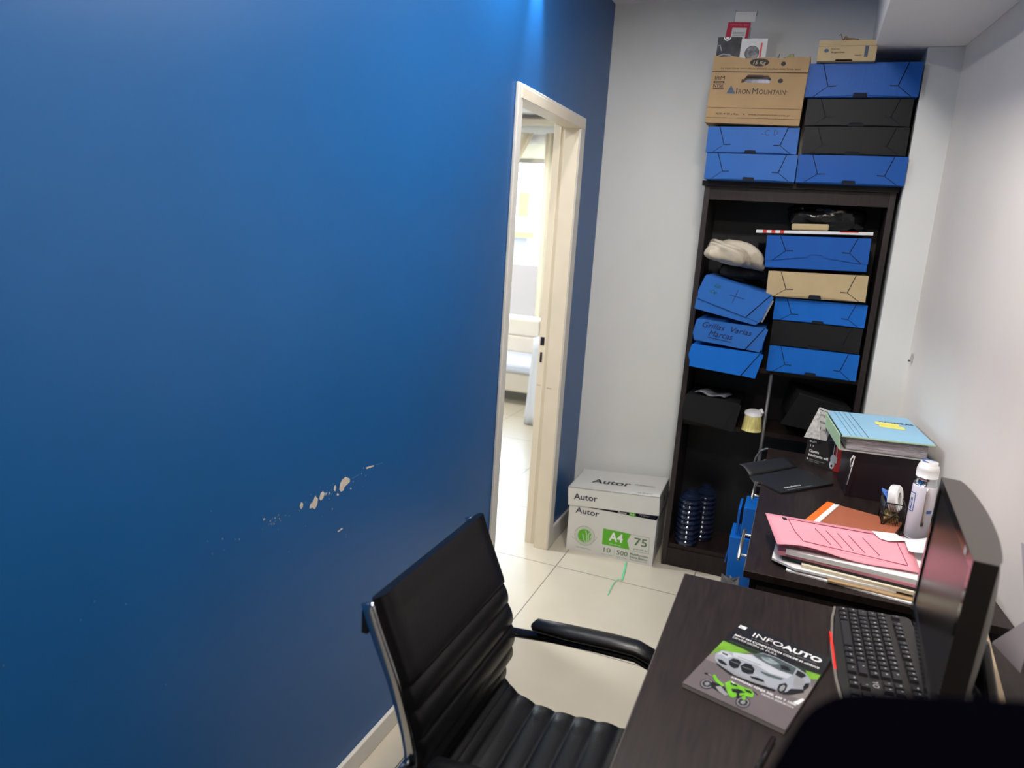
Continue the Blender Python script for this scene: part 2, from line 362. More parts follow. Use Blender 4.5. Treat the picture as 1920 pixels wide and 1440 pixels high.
specks = [(1.387, 0.9221), (1.5988, 0.9136), (1.193, 0.9395), (1.2216, 0.9167), (1.4312, 0.9204), (1.3481, 0.9195), (1.5074, 0.9381), (1.2524, 0.9111), (1.2861, 0.9062), (1.6328, 0.9087), (1.4493, 0.916), (1.5305, 0.9311), (1.23, 0.9206), (1.5202, 0.8995), (1.3678, 0.9092), (1.2743, 0.9119), (1.3047, 0.914), (1.6098, 0.9274), (1.6065, 0.9065), (1.4008, 0.9135), (1.1995, 0.9374), (1.234, 0.9052), (1.4527, 0.9059), (1.6158, 0.9067), (1.2714, 0.9118), (1.4241, 0.9174), (1.1967, 0.905), (1.6309, 0.911), (1.3669, 0.9311), (1.2265, 0.9068), (1.4441, 0.9098), (1.6539, 0.9025), (1.2113, 0.9304), (1.2492, 0.9217), (1.2991, 0.8757), (1.2378, 0.9177), (1.5091, 0.9092), (1.4597, 0.9208), (1.2069, 0.9272), (1.4494, 0.9038), (1.5468, 0.9081), (1.5973, 0.9124), (1.4459, 0.93), (1.6704, 0.9151), (1.4416, 0.8955), (1.3256, 0.9146), (1.3733, 0.9143), (1.3238, 0.9045), (1.2248, 0.9199), (1.5516, 0.9231), (1.1999, 0.9123), (1.4032, 0.9394), (1.511, 0.9181), (1.3694, 0.8975), (1.2831, 0.9053), (1.3454, 0.9198), (1.5942, 0.9325), (1.258, 0.9041), (1.5851, 0.9191), (1.6638, 0.9149), (1.2586, 0.885), (1.4572, 0.9301), (1.1946, 0.9091), (1.3527, 0.9141), (1.4602, 0.9064), (1.2457, 0.9187), (1.4351, 0.9143), (1.4321, 0.9137), (1.5042, 0.9053), (1.5082, 0.9126)]
for y, z in specks:
    r = rc.uniform(.0005, .0017)
    b.poly(fw_, [(y - r, z - r * .5), (y, z - r * 1.3), (y + r, z), (y + r * .4, z + r * 1.2), (y - r * .6, z + r)], plaster if rc.random() < .45 else scr, lift=0.0005)
for y0, z0, y1, z1 in ((1.214, .910, 1.242, .9097), (1.541, .9185, 1.575, .920), (1.61, .926, 1.647, .9252), (1.655, .923, 1.692, .9196)):
    b.line(fw_, (y0, z0), (y1, z1), 0.0012, scr, 0.0005)
for y, z in [(1.1118, 0.9147), (1.2463, 0.8851), (1.5163, 0.7671), (1.5153, 0.7594), (1.0465, 0.9087), (1.08, 0.9034), (1.2844, 0.8137), (1.7693, 0.9037), (1.5934, 0.8777), (1.3454, 0.8555), (1.4114, 0.8558), (1.432, 0.9271), (1.0362, 0.9402)] + [(.783, .932), (.843, .897), (.756, .911), (1.047, 1.001), (.628, .902), (.92, .687)]:
    b.rect(fw_, y, z, y + .0018, z + .003, scr)
struct(b.build('wall_left', origin=(0, 0, 0)))
struct(MB().box((0, 3.71, 0), (1.9, 3.83, CZ), white_wall).build('wall_back', origin=(0, 3.71, 0)))
# right wall runs slightly out of parallel
b = MB(); fr = Fr((0, 0, 0), (1, 0, 0), (0, 1, 0))
b.poly(fr, [(wall_x(3.80), 3.80), (wall_x(-1.6), -1.6), (wall_x(-1.6) + .12, -1.6), (wall_x(3.8) + .12, 3.80)], wall_warm, 0, CZ)
struct(b.build('wall_right', origin=(1.5, 1, 0)))
struct(MB().box((0, -1.72, 0), (2.3, -1.6, CZ), white_wall).build('wall_front', origin=(1, -1.6, 0)))
struct(tag(MB().box((1.352, 3.36, 0), (1.60, 3.71, 2.374), white_wall).build('column', origin=(1.45, 3.5, 0), bevel=0.003)))
b = MB(); b.poly(fr, [(1.165, -1.6), (wall_x(-1.6), -1.6), (wall_x(3.71), 3.71), (1.165, 3.71)], ceil_paint, 2.374, CZ - 2.374)
struct(b.build('soffit_beam', origin=(1.3, 1, 2.374), bevel=0.003))
struct(MB().box((0, -1.6, 0), (0.014, 2.50, 0.070), trim_w).build('baseboard_left', origin=(0, 0, 0), bevel=0.004))
struct(MB().box((0, 3.34, 0), (0.014, 3.71, 0.100), trim_w).build('baseboard_far_left', origin=(0, 3.5, 0), bevel=0.004))
struct(MB().box((0.014, 3.698, 0), (0.56, 3.71, 0.075), trim_w).build('baseboard_back', origin=(0.3, 3.7, 0), bevel=0.004))
# door frame (door_1): jambs, head, architrave, latch plate
d = bpy.data.objects.new('door_1', None); C.objects.link(d); d.location = (0, 2.92, 0); d['_o'] = (0, 2.92, 0); d['kind'] = 'structure'
b = MB()
b.box((-0.060, 3.265, 0), (0.010, DY1, DZ), cream); b.box((-0.060, DY0, 0), (0.010, 2.556, DZ), cream); b.box((-0.060, DY0, 2.047), (0.018, DY1, DZ), cream)
b.box((-0.124, 3.303, 0), (-0.060, DY1 + .004, DZ), cream); b.box((-0.124, DY0, 0), (-0.060, 2.548, DZ), cream); b.box((-0.124, DY0, 2.072), (-0.060, DY1, DZ), cream)
b.box((-0.094, 3.300, 0), (-0.088, 3.303, 2.07), cream)
b.build('jamb', d, bevel=0.003)
b = MB()
b.box((0.0, 3.268, 0), (0.016, 3.336, 2.098), trim_w); b.box((0.0, 2.508, 0), (0.014, 2.556, 2.098), trim_w); b.box((0.0, 2.556, 2.05), (0.016, 3.268, 2.098), trim_w)
b.build('architrave', d, bevel=0.004)
fj = Fr((-0.1245, 3.3028, 0), (1, 0, 0), (0, 0, 1))
b = MB(); b.rect(fj, 0.008, 1.040, 0.028, 1.080, slot, 0.0004, 0.0015); b.rect(fj, 0.011, 0.955, 0.022, 1.005, slot, 0.0004, 0.0015)
b.build('latch_slot', d)
b = MB(); b.box((-.12, 3.3022, .838), (-.10, 3.3028, .841), mat('joint grey', (.3, .27, .22), .6)); b.box((-.055, 3.2642, .838), (-.03, 3.265, .841), mat('joint grey', (.3, .27, .22), .6)); b.build('frame_joint', d)

# ------------------------------------------------------------------ next room, seen through the doorway
b = MB(); W0, W1, H0, H1 = -2.75, -0.95, 0.60, 2.50
b.box((-3.6, 7.12, 0), (W0, 7.3, CZ), white_wall); b.box((W1, 7.12, 0), (-0.13, 7.3, CZ), white_wall); b.box((W0, 7.12, 0), (W1, 7.3, H0), white_wall); b.box((W0, 7.12, H1), (W1, 7.3, CZ), white_wall)
struct(b.build('wall_next_room_back', origin=(-1.8, 7.2, 0)))
struct(MB().box((-3.72, -1.6, 0), (-3.6, 7.3, CZ), white_wall).build('wall_next_room_left', origin=(-3.6, 4, 0)))
struct(MB().box((-3.6, 1.4, 0), (-0.13, 1.5, CZ), white_wall).build('wall_next_room_front', origin=(-2, 1.5, 0)))
wd = bpy.data.objects.new('window_1', None); C.objects.link(wd); wd.location = (-1.85, 7.2, 0.6); wd['_o'] = (-1.85, 7.2, 0.6); wd['kind'] = 'structure'
b = MB()
b.box((W0, 7.17, H0), (W1, 7.24, H0 + .05), white_pl); b.box((W0, 7.17, H1 - .05), (W1, 7.24, H1), white_pl); b.box((W0, 7.17, H0), (W0 + .05, 7.24, H1), white_pl); b.box((W1 - .05, 7.17, H0), (W1, 7.24, H1), white_pl)
b.build('window_frame', wd, bevel=0.004)
MB().box((W0 + .05, 7.20, H0 + .05), (W1 - .05, 7.204, H1 - .05), glass_m).build('pane', wd)
b = thing('roller_blind', (-1.85, 7.09, 2.24), 'cream roller blind pulled a little way down over the next room window', 'blind')
b1 = MB(); b1.tube([(-2.7, 7.04, 2.455), (-1.0, 7.04, 2.455)], 0.045, white_pl, n=20); b1.build('roller', b)
MB().box((-2.68, 7.085, 2.27), (-1.02, 7.088, 2.44), blind_m).build('blind_cloth', b)
MB().box((-2.68, 7.075, 2.225), (-1.02, 7.098, 2.27), mat('blind rail', (0.40, 0.38, 0.33), .4)).build('bottom_rail', b, bevel=0.004)
MB().box((-2.9, 6.99, 2.585), (-0.9, 7.12, 2.64), cream).build('pelmet', b, bevel=0.004)
def cur_l(u, v):
    z = 2.50 - 2.0 * v
    right_ = -1.60 - 0.44 * min(v / .38, 1) ** 1.1 + 0.05 * max(0, v - .45)
    left_ = -2.55
    x = left_ + (right_ - left_) * u
    return Vector((x, 6.93 + 0.028 * math.sin(u * 48), z))
b = MB(); b.grid(cur_l, 90, 14, curtain_m)
tag(b.build('curtain', origin=(-2.1, 6.93, 0.5), solid=0.004), 'cream curtain tied back to the left of the bright window', 'curtain')
b = MB(); b.grid(lambda u, v: Vector((-1.485 + .02 * v + 0.5 * u, 6.93 + 0.028 * math.sin(u * 44), 2.50 - 2.2 * v)), 60, 8, curtain_m)
tag(b.build('curtain', origin=(-1.3, 6.93, 0.3), solid=0.004), 'cream curtain hanging straight on the right side of the bright window', 'curtain')
t = thing('side_table', (-0.72, 5.6, 0), 'low side table under a white floor length cloth beside the sofa', 'table')
b = MB(); b.box((-0.93, 5.46, 0.70), (-0.50, 5.80, 0.72), curtain_w); b.build('tabletop', t)
b = MB()
def skirt_f(u, v):
    pts = [(-.50, 5.44), (-.90, 5.44), (-.935, 5.47), (-.935, 5.80), (-.50, 5.80)]
    k = min(u * 4, 3.999); i = int(k); f_ = k - i; x = pts[i][0] * (1 - f_) + pts[i + 1][0] * f_; y = pts[i][1] * (1 - f_) + pts[i + 1][1] * f_
    w_ = v * .012 * math.sin(u * 70); return Vector((x - w_ - .018 * v, y - w_ - .01 * v, .725 - .72 * v))
b.grid(skirt_f, 80, 8, curtain_w); b.build('cloth', t, solid=.004)
# sofa
s = thing('sofa', (-1.6, 6.35, 0), 'off white leather sofa with a pale blue seat under the window', 'sofa')
MB().box((-2.9, 6.02, 0.115), (-0.75, 6.80, 0.30), sofa_m).build('base_frame', s, bevel=0.02)
MB().box((-2.88, 5.98, 0.30), (-0.77, 6.62, 0.385), sofa_seat).build('seat', s, bevel=0.025)
for i in range(4):
    x0 = -2.88 + i * 0.53
    for j in range(2):
        MB().box((x0 + .003, 6.60 - 0.0, 0.375 + j * .17), (x0 + .527, 6.86, 0.545 + j * .17), sofa_m).build('back_cushion', s, bevel=0.018)
for x, y in ((-2.8, 6.1), (-0.85, 6.1), (-2.8, 6.72), (-0.85, 6.72)): MB().box((x - .03, y - .03, 0), (x + .03, y + .03, 0.12), steel).build('leg', s)
# outside
o = thing('balcony_wall', (-2.2, 8.6, 0), 'pale balcony wall outside the bright window', 'wall')
MB().box((-4.2, 8.6, 0), (-1.98, 8.75, 1.13), outer_p).build('panel', o); MB().box((-1.98, 8.6, 0), (0.2, 8.75, 1.34), outer).build('panel', o)
o = thing('neighbour_building', (-3.2, 11.5, 0), 'pale overexposed building across from the window', 'building')
MB().box((-6, 11.5, 0), (-3.35, 11.9, 1.5), outer).build('facade', o); MB().box((-3.48, 11.3, 1.75), (-3.30, 11.5, 2.15), yellow_w).build('panel', o)
MB().box((-3.8, 11.35, 1.42), (-3.2, 11.5, 1.52), yellow_w).build('ledge', o)

# ------------------------------------------------------------------ ceiling lamps (above the frame)
def lamp(x, y, lab, r=0.13):
    t = thing('ceiling_lamp', (x, y, CZ), lab, 'ceiling lamp')
    MB().lathe((x, y, CZ - 0.024), [(r + .02, 0.0), (r + .025, .006), (r + .02, .0235)], white_pl).build('housing', t)
lamp(0.22, 2.35, 'small round ceiling lamp near the doorway', .05); lamp(0.88, 1.75, 'round white ceiling lamp in the middle of the office'); lamp(1.02, 0.55, 'round white ceiling lamp above the near end of the desk'); lamp(-1.25, 3.0, 'round white lamp added in the next room to brighten the doorway', .2); lamp(-2.0, 5.6, 'round white lamp added in the next room to brighten its far end', .2)  # the two next room lamps are unseen housings for the added fill lights
lamp(0.055, 2.66, 'tiny spotlight on the ceiling against the blue wall', 0.02)

# ------------------------------------------------------------------ bookcase
BX0, BX1, BY0, BY1, BH = 0.567, 1.336, 3.41, 3.70, 1.852
bc = thing('bookcase', ((BX0 + BX1) / 2, 3.55, 0), 'tall dark wood bookcase standing against the back wall', 'bookcase')
MB().box((BX0, BY0, 0), (BX0 + .024, BY1, BH - .022), wood_v).build('side_panel', bc, bevel=0.001)
MB().box((BX1 - .024, BY0, 0), (BX1, BY1, BH - .022), wood_v).build('side_panel', bc, bevel=0.001)
MB().box((BX0 - .012, BY0 - .008, BH - .022), (BX1 + .008, BY1, BH), wood).build('top_panel', bc, bevel=0.001)
MB().box((BX0 + .024, BY0 + .004, BH - .080), (BX1 - .024, BY0 + .022, BH - .022), wood).build('fascia', bc)
MB().box((BX0 + .024, BY1 - .01, 0.10), (BX1 - .024, BY1, BH - .022), mat('black back board', (0.010, 0.010, 0.012), .5)).build('back_panel', bc)
for z in (1.042, 0.752, 0.115): MB().box((BX0 + .024, BY0 + .012, z - .022), (BX1 - .024, BY1 - .01, z), wood).build('shelf', bc)
MB().box((BX0 + .024, BY0 + .004, 0), (BX1 - .024, BY0 + .022, 0.093), wood).build('plinth', bc)

def stroke(bm, fr, pts, wd, M, lift):
    for a, c in zip(pts, pts[1:]): bm.line(fr, a, c, wd, M, lift)

def filebox(x0, x1, yf, z0, z1, M, label, name='file_box', depth=0.30, deg=0.0, yaw=0.0, writing=None, group=None, sag=0.0, style='flap', lowlid=0.0, skirt=0.0):
    """archive box of corrugated plastic: body plus folded front flap with side tabs and a thumb notch"""
    cx = (x0 + x1) / 2; W = x1 - x0; H = z1 - z0
    t = thing(name, (cx, yf + .1, z0), label, 'file box', group)
    T = RotAt((cx, yf + .15, z0), 'Z', yaw) @ RotAt((x1 if deg > 0 else x0, yf, z0), 'Y', deg)
    bm = MB(); bm.box((x0 + .002, yf + .006, z0 + .0008), (x1 - .002, yf + depth, z1 - .001), M)
    bm.build('body', t, bevel=0.0025, T=T)
    fr = Fr((x0, yf + .006, z0), (1, 0, 0), (0, 0, 1), W, H)
    fl = MB()
    if style == 'flap':
        lo = lowlid
        main = [(.135, .985), (.205, lo + .32), (.085, lo + .02), (.25, lo + .04 + sag * .5), (.425, lo + .05 + sag), (.44, lo + .13 + sag), (.56, lo + .13 + sag), (.575, lo + .05 + sag), (.75, lo + .04 + sag * .5), (.93, lo + .02), (.81, lo + .32), (.875, .985)]
        fl.poly(fr, main, M, 0.0, 0.004)
        fl.poly(fr, [(.0, .985), (.125, .985), (.195, lo + .32), (.072, lo + .02), (.0, lo + .01)], M, 0.0, 0.0018)
        fl.poly(fr, [(1., .985), (.885, .985), (.82, lo + .32), (.943, lo + .02), (1., lo + .01)], M, 0.0, 0.0018)
        fl.line(fr, (.205, lo + .32), (.275, lo + .33), .0035, slot, 0.0045); fl.line(fr, (.81, lo + .32), (.745, lo + .33), .0035, slot, 0.0045)
        fl.poly(fr, [(.43, lo + .0), (.445, lo + .12 + sag), (.555, lo + .12 + sag), (.57, lo + .0)], slot if lowlid == 0 else M, 0.0, 0.0008)  # dark fill paints the shade inside the thumb notch
        for a, c in (((.13, .985), (.20, lo + .32)), ((.20, lo + .32), (.078, lo + .02)), ((.88, .985), (.815, lo + .32)), ((.815, lo + .32), (.937, lo + .02))):
            fl.line(fr, a, c, .0028, slot, 0.0008)  # dark lines paint the shadow of the step at the flap edges
    else:                                     # side view of the lid: one long panel with a slanting tuck flap
        k_ = .02 - skirt
        fl.poly(fr, [(.0, k_ + .05), (.0, .99), (.975, .99), (.75, k_ - .06)], M, 0.001, 0.004)
        fl.poly(fr, [(.77, k_ - .06), (.985, .97), (1.03, .93), (.965, k_ - .1)], M, 0.0, 0.002)
        fl.line(fr, (.76, k_ - .05), (.98, .97), .0035, slot, 0.0025)  # dark line paints the shadow along the tuck flap edge
        fl.poly(fr, [(-.035, .35), (.0, .03), (.0, .95), (-.01, .9)], M, 0.0, 0.002)
    if writing: writing(fl, fr)
    fl.build('front_flap', t, T=T)
    return t
G1 = 'file boxes stacked on top of the bookcase'; G2 = 'file boxes in the right stack on the upper shelf'; G3 = 'file boxes in the left stack on the upper shelf'
zt = BH
filebox(.570, .940, 3.33, zt, 1.962, blue_pale, 'blue file box, bottom left one on top of the bookcase', group=G1)
def wr_cd(m_, fr):
    m_.ring(fr, (.665, .78), .009, .011, ink_navy, .005, 40, 320, 20); m_.ring(fr, (.745, .78), .008, .010, ink_navy, .005, -90, 90, 16); m_.line(fr, (.735, .68), (.735, .9), .002, ink_navy, .005); m_.line(fr, (.60, .74), (.63, .70), .0015, ink_navy, .005)
filebox(.562, .932, 3.34, 1.963, 2.073, blue_pale, 'blue file box marked CD under the big brown carton', group=G1, writing=wr_cd)
filebox(.944, 1.350, 3.335, zt, 1.966, bluep, 'long blue file box, bottom right one on top of the bookcase', group=G1)
filebox(.950, 1.338, 3.345, 1.967, 2.078, blackp, 'lower of the two black file boxes on top of the bookcase', group=G1)
filebox(.946, 1.335, 3.35, 2.079, 2.186, blackp, 'upper black file box, right below the topmost blue one', group=G1)
filebox(.933, 1.346, 3.335, 2.187, 2.318, bluep, 'blue file box topmost in the right stack above the bookcase', group=G1)
# upper shelf, right stack
SH = 1.042
filebox(.934, 1.298, 3.365, SH, 1.158, bluep_b, 'blue file box lying directly on the upper shelf, right stack', group=G2)
filebox(.932, 1.294, 3.372, 1.159, 1.270, blackp, 'black file box between two blue ones inside the bookcase', group=G2)
filebox(.930, 1.297, 3.372, 1.271, 1.370, bluep_b, 'blue file box right under the tan file box', group=G2)
filebox(.890, 1.283, 3.345, 1.371, 1.482, kraft_l, 'tan cardboard file box inside the bookcase', group=G2, deg=-1.5, sag=.03)
filebox(.866, 1.270, 3.345, 1.494, 1.632, bluep, 'blue file box with a bowed lid under the striped sheet', group=G2, deg=-1.6, lowlid=.22, sag=.10)
# upper shelf, left stack (seen from a corner, tuck flaps at the right)
def wr_grillas(m_, fr):
    m_.text(fr, 'Grillas  Varias', .09, .68, ink_navy, .025, .215, .0065, italic=.35, rot=-3)
    m_.text(fr, 'Marcas', .20, .34, ink_navy, .026, .105, .0065, italic=.3, rot=-3); m_.line(fr, (.20, .26), (.55, .18), .0022, ink_navy, .0065)
def wr_lin(m_, fr):
    m_.text(fr, 'Lin', .17, .66, mat('green marker', (.01, .10, .07), .6), .017, .028, .0065, bold=.004, italic=.3); m_.text(fr, '-Cer', .13, .42, mat('green marker', (.01, .10, .07), .6), .014, .034, .0065, bold=.004, italic=.3)
    m_.line(fr, (.52, .82), (.50, .30), .0018, ink_navy, .0065); m_.line(fr, (.42, .55), (.64, .57), .0015, ink_navy, .0065)
filebox(.604, .905, 3.31, SH, 1.124, bluep_b, 'plain blue file box at the bottom of the left stack on the shelf', style='tuck', group=G3, deg=1.5, depth=.30, skirt=.32)
filebox(.612, .908, 3.305, 1.136, 1.238, blue_pale, 'blue file box with handwriting Grillas Varias Marcas on its side', style='tuck', group=G3, deg=2, writing=wr_grillas, depth=.30)
t = filebox(.600, .892, 3.29, 1.266, 1.384, blue_pale, 'blue file box tilting open at the top of the left stack', style='tuck', group=G3, deg=13, writing=wr_lin, depth=.28)
fr = Fr((.60, 3.295, 1.298), (1, 0, -.12), (0, 0, 1)); bm = MB(); bm.poly(fr, [(0, -.005), (-.002, .05), (.30, .05), (.285, .0), (.27, -.02)], blue_pale, -0.01, .008); bm.build('lid', t)
fr = Fr((.880, 3.32, 1.262), (.35, 0, 1), (0, 1, 0)); bm = MB(); bm.poly(fr, [(0, 0), (.098, 0), (.10, .15), (.0, .15)], paper, -.012, .010); bm.build('paper_stack', t)

# things lying on the shelf stacks
bm = MB(); bm.blob((.785, 3.51, 1.466), (.115, .10, .036), dkcloth, 3, .25)
tag(bm.build('black_cloth'), 'black fluffy cloth squeezed between the tilted blue box and the beige bag', 'cloth')
bm = MB(); bm.blob((.728, 3.42, 1.538), (.118, .10, .047), beige_bag, 12, .42, 44, 26, pw=.7, fold=7)
T = RotAt((.728, 3.42, 1.538), 'Y', 8)
o = bm.build('fabric_bag', T=T); tag(o, 'crumpled beige cloth bag on the left stack in the bookcase', 'bag')
fr = Fr((.815, 3.34, 1.6385), (1, 0, .038), (0, 1, 0)); bm = MB()
bm.poly(fr, [(0, 0), (.455, 0), (.455, .25), (0, .25)], paper, 0, .012)
fr2 = Fr((.815, 3.34, 1.6385), (1, 0, .038), (0, 0, 1))
for u in (.027, .062, .097): bm.rect(fr2, u, 0, u + .016, .012, red, .0006)
bm.rect(fr2, .33, .008, .40, .012, red, .0006)
tag(bm.build('striped_envelope'), 'flat white envelope with red stripes on top of the blue shelf box', 'envelope')
bm = MB(); bm.box((.955, 3.335, 1.661), (1.10, 3.45, 1.687), kraft_l, RotAt((1.02, 3.39, 1.66), 'Y', -2)); 
tag(bm.build('tape_bundle', bevel=0.006), 'small yellowish wrapped bundle lying on the striped envelope', 'bundle')
bm = MB(); bm.blob((1.09, 3.555, 1.722), (.155, .09, .052), bagp, 5, .3, fold=5)
tag(bm.build('plastic_bag'), 'shiny black plastic bag at the top of the right shelf stack', 'bag')
# middle shelf
filebox(.596, .838, 3.345, .753, .880, blackp, 'black file box at the left end of the middle shelf', style='tuck', deg=2.5, depth=.30)
bm = MB(); bm.grid(lambda u, v: Vector((.635 + .135 * u + .03 * v, 3.38 + .10 * v, .901 - .012 * u + .006 * math.sin(u * 9))), 12, 4, mat('grey shiny film', (.16, .16, .17), .15, bump=.5, bscale=30))
tag(bm.build('plastic_sleeve', solid=.003), 'grey shiny plastic sleeve on the left black box of the middle shelf', 'sleeve')
t = thing('scrubbing_brush', (.905, 3.40, .753), 'round brush with yellow bristles on the middle shelf', 'brush')
MB().lathe((.905, 3.395, .753), [(.044, .002), (.043, .02), (.036, .07), (.034, .072)], bristle, 24).build('bristles', t)
bm = MB(); bm.lathe((.905, 3.395, .825), [(.036, 0), (.040, .006), (.038, .018), (.02, .027)], white_pl, 24); bm.tube([(.92, 3.395, .842), (.938, 3.39, .855), (.944, 3.375, .845)], .008, white_pl); bm.build('handle', t)
T = RotAt((1.255, 3.40, .795), 'Y', 12) @ RotAt((1.14, 3.50, .76), 'Z', 10)
t = thing('file_box', (1.15, 3.45, .753), 'black file box slumped at the right end of the middle shelf', 'file box')
bm = MB(); bm.box((1.03, 3.37, .800), (1.255, 3.64, .925), blackp); bm.build('body', t, bevel=.003, T=T)
bm = MB(); fr = Fr((1.03, 3.370, .800), (1, 0, 0), (0, 0, 1)); bm.poly(fr, [(-.03, -.03), (0, .12), (.21, .125), (.225, -.01)], blackp, 0.001, .004); bm.build('front_flap', t, T=T)
# bottom compartment: ribbed bottles
def bottle(x, y, lab):
    prof = [(.034, 0), (.050, .006)]
    n = 9
    for i in range(n): z = .012 + i * .026; prof += [(.051, z), (.055, z + .006), (.055, z + .013), (.051, z + .018), (.043, z + .022), (.051, z + .026)]
    prof += [(.040, .262), (.018, .275), (.016, .285)]
    t = thing('ribbed_bottle', (x, y, .115), lab, 'bottle', 'ribbed bottles in the bottom of the bookcase')
    MB().lathe((x, y, .116), prof, bottle_m, 28).build('bottle_body', t)
bottle(.668, 3.455, 'dark ribbed plastic bottle in front at the bottom of the bookcase'); bottle(.728, 3.565, 'dark ribbed plastic bottle behind the front one in the bookcase')
# blue boxes on the floor behind the cabinet
t = thing('file_box', (1.03, 3.27, 0), 'lower blue file box on the floor between cabinet and bookcase', 'file box', 'blue boxes on the floor')
bm = MB(); bm.box((.895, 3.20, 0.012), (1.25, 3.38, .302), bluep_b, RotAt((.9, 3.2, 0), 'Y', -2)); bm.build('body', t, bevel=.003)
bm = MB(); fr = Fr((.895, 3.21, .30), (-.15, 0, -1), (0, 1, 0)); bm.poly(fr, [(0, 0), (.14, .02), (.14, .15), (0, .17)], bluep_b, 0, .004); bm.build('side_flap', t)
t = thing('file_box', (1.05, 3.30, .31), 'upper blue file box on the floor between cabinet and bookcase', 'file box', 'blue boxes on the floor')
bm = MB(); bm.box((.928, 3.21, 0.314), (1.25, 3.38, .447), bluep_b); bm.build('body', t, bevel=.003)
bm = MB(); bm.box((.905, 3.22, 0.318), (.915, 3.375, .43), bluep_b); bm.build('side_flap', t)
bm = MB(); rw_ = random.Random(5); cv = [Vector((.915 + rw_.uniform(-.042, .042), 3.12 + rw_.uniform(-.03, .03), .002 + rw_.random() * .165)) for _ in range(46)]
for i_ in range(70): bm.add(rw_.sample(cv, 3), [(0, 1, 2)], clear_pl)
tag(bm.build('crumpled_wrapper'), 'crumpled clear plastic wrapper on the floor below the cabinet edge', 'wrapper')
t = thing('tube_stand', (.96, 3.19, 0), 'grey metal tube stand behind the cabinet', 'stand')
MB().tube([(.957, 3.399, .0), (.957, 3.399, 1.025)], .0075, grey_metal).build('post', t)
MB().tube([(1.02, 3.19, .735), (.985, 3.19, .735), (.963, 3.19, .72), (.948, 3.19, .69), (.940, 3.19, .64), (.944, 3.19, .59), (.965, 3.19, .565), (1.02, 3.19, .56)], .0045, grey_metal).build('hoop', t)
MB().tube([(1.02, 3.185, .685), (.985, 3.185, .685), (.968, 3.185, .672), (.955, 3.185, .63), (.962, 3.185, .60), (1.02, 3.185, .595)], .003, grey_metal).build('hoop', t)

# ------------------------------------------------------------------ carton on the bookcase
t = thing('archive_carton', (.74, 3.45, 2.074), 'open brown archive carton with printed mountain logo on the blue file boxes', 'carton')
Wc, Hc = .380, .268
fr = Fr((.548, 3.325, 2.0855), (1, 0, -.028), (.01, .0, 1), Wc, Hc)
bm = MB(); o3 = fr
def slab(fr, u0, u1, v0, v1, d0, d1, M): bm.poly(fr, [(u0, v0), (u1, v0), (u1, v1), (u0, v1)], M, d0, d1 - d0)
# front wall with hand hole (built from strips round the hole)
hole = [(.375, .605), (.355, .66), (.39, .722), (.60, .722), (.64, .66), (.625, .605)]
bm.poly(fr, [(0, 0), (1, 0), (1, .605), (0, .605)], kraft, -.005, .005)
bm.poly(fr, [(0, .605), (.375, .605), (.355, .66), (.39, .722), (0, .722)], kraft, -.005, .005)
bm.poly(fr, [(.625, .605), (1, .605), (1, .722), (.60, .722), (.64, .66)], kraft, -.005, .005)
bm.poly(fr, [(0, .722), (1, .722), (1.0, .975), (.88, .985), (.7, .96), (.55, .975), (.35, .955), (.2, .99), (.08, .975), (0, 1.0)], kraft, -.005, .005)
slab(fr, 0, .015, 0, 1.0, -.37, -.005, kraft); slab(fr, .985, 1.0, 0, 1.0, -.37, -.005, kraft); slab(fr, 0, 1, 0, .985, -.375, -.370, kraft); slab(fr, 0, 1, 0, .02, -.37, -.005, kraft)
bm.line(fr, (0, .758), (1, .758), .0035, ink_brown); bm.line(fr, (0, .228), (1, .238), .0015, ink_brown); bm.line(fr, (0, .076), (1, .09), .0015, ink_brown)
bm.disc(fr, (.49, .90), .038, .0155, ink); bm.text(fr, '15 Kg', .425, .872, kraft_l, .014, .050, .0012, bold=.01, italic=.2)
bm.disc(fr, (.738, .885), .0095, .0085, ink); bm.disc(fr, (.736, .64), .0095, .0085, ink)
bm.text(fr, 'La tapa tiene naturaleza deberá ocultar esta línea azul', .09, .800, ink_brown, .0072, .315)
bm.text(fr, 'IRM', .042, .640, ink, .016, .040); bm.rect(fr, .032, .592, .150, .622, ink); bm.rect(fr, .05, .6, .135, .613, kraft, .0012)
bm.text(fr, 'NYSE', .034, .530, ink, .014, .042, bold=.015); bm.rect(fr, .034, .502, .150, .516, ink_brown)
bm.poly(fr, [(.186, .441), (.228, .565), (.285, .44)], ink_blue, .0007)
bm.text(fr, 'I', .290, .441, ink, .024, None, bold=.006); bm.text(fr, 'RON', .315, .441, ink, .0185, .048, bold=.004)
bm.text(fr, 'M', .462, .441, ink, .024, None); bm.text(fr, 'OUNTAIN', .532, .441, ink, .0185, .104); bm.text(fr, '®', .812, .475, ink, .006)
bm.text(fr, '4630-4100 y Rot.', .101, .125, ink_brown, .0078, .098, bold=.004); bm.disc(fr, (.41, .14), .0025, .0025, ink_brown)
bm.text(fr, 'www.ironmountain.com.ar', .455, .128, ink_brown, .0078, .165, bold=.004)
bm.poly(fr, [(.33, .655), (.37, .655), (.36, .61), (.33, .60)], ink_brown, .0005)
fs = Fr(fr.p(1, 0, 0), (0, 1, 0), (.01, 0, 1), 1, Hc); bm.line(fs, (0, .758), (.37, .758), .0035, ink_brown)
bm.build('box_body', t)
